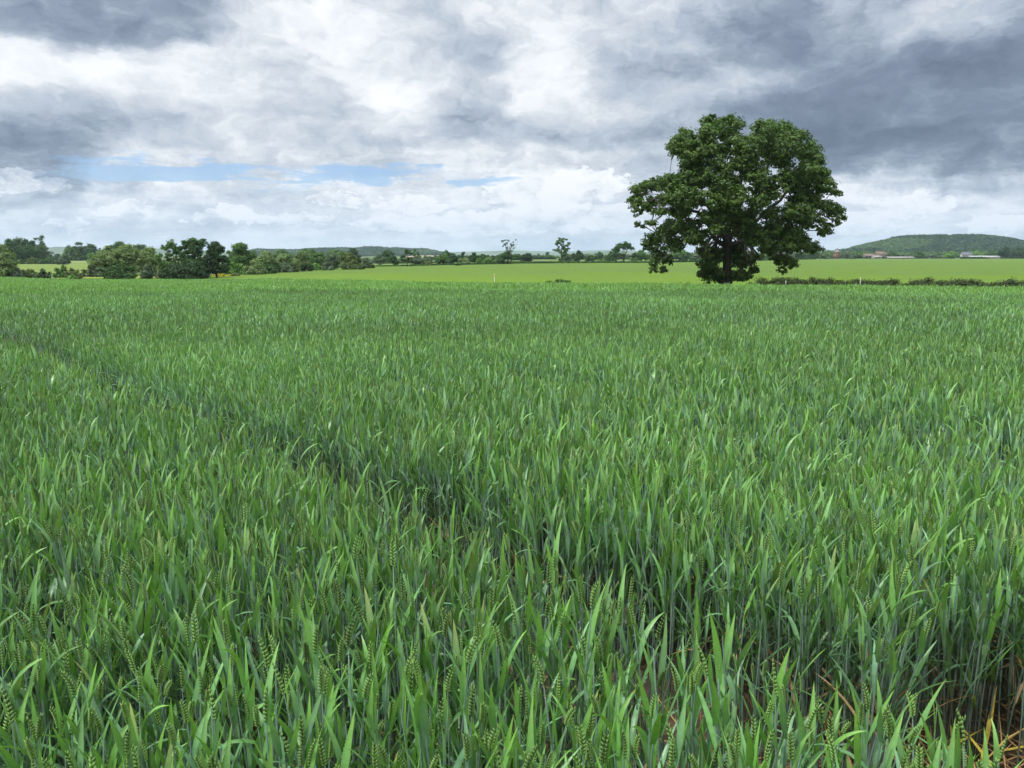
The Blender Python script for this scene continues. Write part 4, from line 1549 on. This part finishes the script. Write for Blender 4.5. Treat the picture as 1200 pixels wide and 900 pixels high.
def roof_prism(mb, L, W, h0, h1, C, over=0.4):
    """gable roof, ridge along x, slabs with thickness"""
    l, w = L / 2 + over, W / 2 + over
    t = 0.18
    for s in (-1, 1):
        V = [(-l, s * w, h0 - .1), (l, s * w, h0 - .1), (l, 0, h1), (-l, 0, h1), (-l, s * w, h0 - .1 + t), (l, s * w, h0 - .1 + t), (l, 0, h1 + t), (-l, 0, h1 + t)]
        mb.add(V, None, [(0, 1, 2, 3), (4, 5, 6, 7), (0, 1, 5, 4), (1, 2, 6, 5), (2, 3, 7, 6), (3, 0, 4, 7)], C)


def barn(name, px, base, top, w, wallc, roofc, label, rz=0.0, depth=9.0, win=4, door=True, cat='building', chim=False):
    Y = ground_dist(px, base)
    z0 = float(H((px - 600) / F * Y, Y))
    x0 = x_at(px, Y, z0)
    L = w / F * Y * CT
    h1 = z_at(top, Y) - z0
    h0 = h1 * .58
    root = tag(empty(name, (x0, Y, z0)), label, cat)
    root.rotation_euler = (0, 0, rz)
    mb = MB()
    D = min(depth, L * .8)
    mb.box((0, 0, h0 / 2), (L, D, h0), wallc)
    for s in (-1, 1):
        mb.add([(s * L / 2, -D / 2, h0), (s * L / 2, D / 2, h0), (s * L / 2, 0, h1 - .05)], [(0, 1, 2)], None, wallc)
    mb.build('wall', MATS['build'], root)
    mb = MB(); roof_prism(mb, L, D, h0, h1, roofc)
    roof = mb.build('roof', MATS['build'], root)
    if chim:
        mb = MB(); mb.box((L * .3, 0, h1 + .5), (.9, .9, 1.6), (.25, .12, .08)); mb.build('chimney', MATS['build'], roof)
    for i in range(win):
        mb = MB()
        x = (i + .5) / win * L - L / 2
        mb.box((x, -D / 2 - .03, h0 * .6), (L / win * .35, .08, h0 * .3), (.03, .035, .04))
        mb.build('window', MATS['build'], root)
    if door:
        mb = MB(); mb.box((L * .08, -D / 2 - .05, h0 * .33), (min(3.2, L * .1), .1, h0 * .66), (.09, .08, .07)); mb.build('door', MATS['build'], root)
    return root


def post(name, px, ptop, off, label, w, col, cap=None):
    Y = edge_dist(px) + off
    z0 = float(H((px - 600) / F * Y, Y))
    x0 = x_at(px, Y, z0)
    h = z_at(ptop, Y) - z0
    root = tag(empty(name, (x0, Y, z0)), label, 'post', 'pale fence posts' if name == 'fence_post' else None)
    mb = MB()
    mb.box((0, 0, h / 2 - .1), (w, w, h + .2), col)
    mb.add([(-w / 2, -w / 2, h), (w / 2, -w / 2, h), (w / 2, w / 2, h), (-w / 2, w / 2, h), (0, 0, h + w * .6)], [(0, 1, 4), (1, 2, 4), (2, 3, 4), (3, 0, 4)], None, col)
    mb.build('shaft', MATS['build'], root)
    if cap:
        mb = MB(); mb.box((0, 0, h + .10), (w * 1.7, w * 1.4, .22), cap); mb.build('marker_plate', MATS['build'], root)


def make_things():
    m, n = material("painted_building")
    a = n.node('ShaderNodeAttribute', attribute_name='Col')
    pos = n.node('ShaderNodeNewGeometry').outputs['Position']
    p = n.node('ShaderNodeBsdfPrincipled')
    n.put(p.inputs['Base Color'], n.v('SCALE', a.outputs['Vector'], scale=n.m('MULTIPLY_ADD', n.noise(pos, 1.3, 5, .65), .6, .7)))
    p.inputs['Roughness'].default_value = .85
    o = n.node('ShaderNodeOutputMaterial')
    n.nt.links.new(p.outputs[0], o.inputs[0])
    MATS['build'] = m
    # rough hedge bank at the right end of the wheat
    hedge('bramble_hedge', None, 1.30, 1.8, 'bramble', "low rough bramble hedge right of the big oak", along=edge_run(889, 1010, 1.6), leaf=.05, dens=.6, seed=4)
    hedge('bramble_hedge', None, 1.26, 1.8, 'bramble', "low brownish bramble hedge reaching the right edge behind the wheat", along=edge_run(1010, 1330, 1.6, 20), leaf=.05, dens=.6, seed=5)
    hedge('weed_clump', None, .75, .8, 'dark', "thin dark weeds at the wheat edge left of the leafy clump", along=edge_run(622, 642, 3.0, 4), leaf=.06, dens=.25, seed=6, cat='weeds')
    hedge('weed_clump', None, 1.15, 1.0, 'dark', "leafy dark weed clump at the wheat edge, left of the big oak", along=edge_run(648, 667, 3.0, 4), leaf=.07, dens=.28, seed=7, cat='weeds')
    hedge('weed_clump', None, .55, .7, 'brown', "faint brownish weeds along the wheat edge toward the big oak", along=edge_run(690, 790, 3.0, 8), leaf=.05, dens=.18, seed=8, cat='weeds')
    hedge('weed_clump', None, .8, .8, 'mid', "green weeds tucked against the big oak's left foot", along=edge_run(792, 824, 3.2, 5), leaf=.06, dens=.2, seed=9, cat='weeds')
    # far hedges
    hedge('field_hedge', [(955, 303.2), (1000, 303), (1040, 303.1)], 1.6, 1.6, 'deep', "thin dark far hedge before the brick tower and farm", seed=11)
    hedge('field_hedge', [(1040, 303.1), (1086, 303)], 1.2, 1.6, 'deep', "thin dark far hedge before the long pale barn", seed=12)
    hedge('field_hedge', [(1126, 303.2), (1165, 303.1), (1260, 303.2)], 1.9, 1.8, 'deep', "dark far hedge before the white shed and right edge trees", seed=13)
    hedge('field_hedge', [(436, 312.6), (470, 312.2), (505, 311.4)], .55, .8, 'mid', "faint low hedge at the left of the bright field's far side", seed=14)
    hedge('field_hedge', [(505, 311.2), (538, 310.6), (600, 309.2)], .6, .9, 'dark', "low dark hedge behind the marker post in the bright field", seed=15)
    hedge('field_hedge', [(600, 309), (680, 308.4), (764, 308.1)], .95, 1.0, 'mid', "clipped green hedge from the half-dead tree to the umbrella oak", seed=16)
    hedge('field_hedge', [(764, 308), (850, 306.5), (955, 304)], 1.0, 1.1, 'dark', "clipped dark far hedge passing behind the big oak", seed=17)
    hedge('field_hedge', [(440, 309.2), (500, 308.6), (600, 307.8)], .9, 1.1, 'dark', "dark far hedge under the small trees left of the half-dead tree", seed=18)
    hedge('round_bush', [(536, 311.3), (539.5, 311.2)], 1.0, 1.2, 'dark', "single tiny dark bush out in the bright field", seed=19, cat='bush')
    hedge('field_wood', [(590, 304.2), (650, 304)], 3.6, 5, 'dark', "low dark far wood behind and right of the half-dead tree", seed=21, cat='wood', dens=.5)
    hedge('field_wood', [(665, 304.4), (765, 304)], 4.2, 6, 'grey', "grey-green far wood behind the hedge left of the big oak", seed=22, cat='wood', dens=.5)
    hedge('field_wood', [(500, 305.2), (592, 304.8)], 3.6, 5, 'dark', "dark far wood behind the small trees left of the half-dead tree", seed=23, cat='wood', dens=.5)
    hedge('field_wood', [(765, 304.0), (860, 303.8), (950, 303.4)], 6.0, 8, 'grey', "grey-green far wood seen under the big oak's crown", seed=24, cat='wood', dens=.5)
    hedge('field_wood', [(945, 302.6), (1060, 302.3), (1250, 302.3)], 7.5, 12, 'mid', "green wood line at the foot of the wooded hill behind the farm", seed=25, cat='wood', dens=.5)
    hedge('field_wood', [(400, 309), (505, 307)], 2.6, 4, 'grey', "grey-green far thicket beyond the belt, below the wooded ridge", seed=26, cat='wood', dens=.5)
    # marker posts
    post('marker_post', 579.5, 323.5, 5.0, "slim white marker post with a yellow top in the bright field", .085, (.50, .49, .42), (.75, .68, .12))
    post('fence_post', 920, 329.0, 1.0, "weathered pale post in the bramble hedge right of the big oak", .07, (.30, .30, .26))
    post('fence_post', 1007, 325.5, 0.6, "taller thin pale post in the middle of the bramble hedge", .06, (.34, .34, .30))
    post('fence_post', 185.5, 313.0, 6.0, "thin pale stake by the yellowish bush left of the tall dark trees", .06, (.13, .12, .09))
    # brick tower with its pyramid roof
    px, base = 980.5, 303.2
    Y = ground_dist(px, base)
    z0 = float(H((px - 600) / F * Y, Y)); x0 = x_at(px, Y, z0)
    s = Y / F * CT
    root = tag(empty('brick_tower', (x0, Y, z0)), "squat eight-sided red brick tower with pale pointed roof", 'building')
    r, h = 3.8 * s, z_at(296.0, Y) - z0
    mb = MB()

    def octa(r0, za, r1, zb, C):
        V = [(rr * math.cos(math.pi / 8 + k * math.pi / 4), rr * math.sin(math.pi / 8 + k * math.pi / 4), z) for rr, z in ((r0, za), (r1, zb)) for k in range(8)]
        V += [(0, 0, zb), (0, 0, za)]
        Q = [(k, (k + 1) % 8, 8 + (k + 1) % 8, 8 + k) for k in range(8)]
        T = [(8 + k, 8 + (k + 1) % 8, 16) for k in range(8)] + [(k, 17, (k + 1) % 8) for k in range(8)]
        mb.add(V, T, Q, C)
    octa(r, 0, r, h, (.22, .11, .08)); mb.build('wall', MATS['build'], root)
    mb = MB(); octa(r * 1.18, h, r * .34, h + 2.6 * s, (.24, .22, .19)); roof = mb.build('roof', MATS['build'], root)
    mb = MB(); octa(r * .30, h + 2.6 * s, r * .30, h + 3.8 * s, (.55, .52, .48)); octa(r * .42, h + 3.8 * s, .05, h + 5.2 * s, (.24, .22, .19)); mb.build('lantern', MATS['build'], roof)
    for a in (-.4, 0, .4):
        mb = MB(); mb.box((a * r, -r * .94, h * .62), (r * .16, .2, h * .16), (.03, .03, .035)); mb.build('window', MATS['build'], root)
    mb = MB(); mb.box((0, -r * .94, h * .16), (r * .26, .22, h * .32), (.08, .06, .05)); mb.build('door', MATS['build'], root)
    # farm
    barn('farmhouse', 1031, 303, 294.8, 12, (.22, .16, .12), (.15, .105, .08), "brown-roofed farmhouse left of the wooded hill's foot", .2, 9, 4, True, chim=True)
    barn('farm_barn', 1018, 303, 297.6, 14, (.20, .15, .12), (.16, .115, .09), "low brown-roofed barn left of the farmhouse", 0, 10, 3)
    barn('farm_barn', 1027, 303.1, 299.6, 9, (.34, .31, .28), (.28, .25, .22), "small pale-walled shed in front of the farmhouse", 0, 7, 2)
    barn('farm_barn', 1054, 303.1, 300.9, 30, (.30, .28, .25), (.34, .32, .29), "long low pale barn right of the farmhouse", 0, 9, 6)
    barn('field_shed', 1099, 303.0, 301.2, 24, (.32, .30, .24), (.33, .31, .25), "long very low pale shed in the far field below the hill", 0, 7, 5)
    barn('village_house', 1132, 303, 295.6, 11, (.32, .32, .31), (.12, .125, .14), "pale house with slate grey roof left of the long white shed", -.2, 8, 3, True, chim=True)
    barn('white_shed', 1151, 303.1, 299.8, 34, (.36, .36, .34), (.38, .38, .36), "long white-roofed shed below the hill, left of the near-black trees", 0, 12, 7)
tan = make_land()
make_hills(tan)
make_trees()
make_things()
make_wheat()
make_litter()
make_haze()
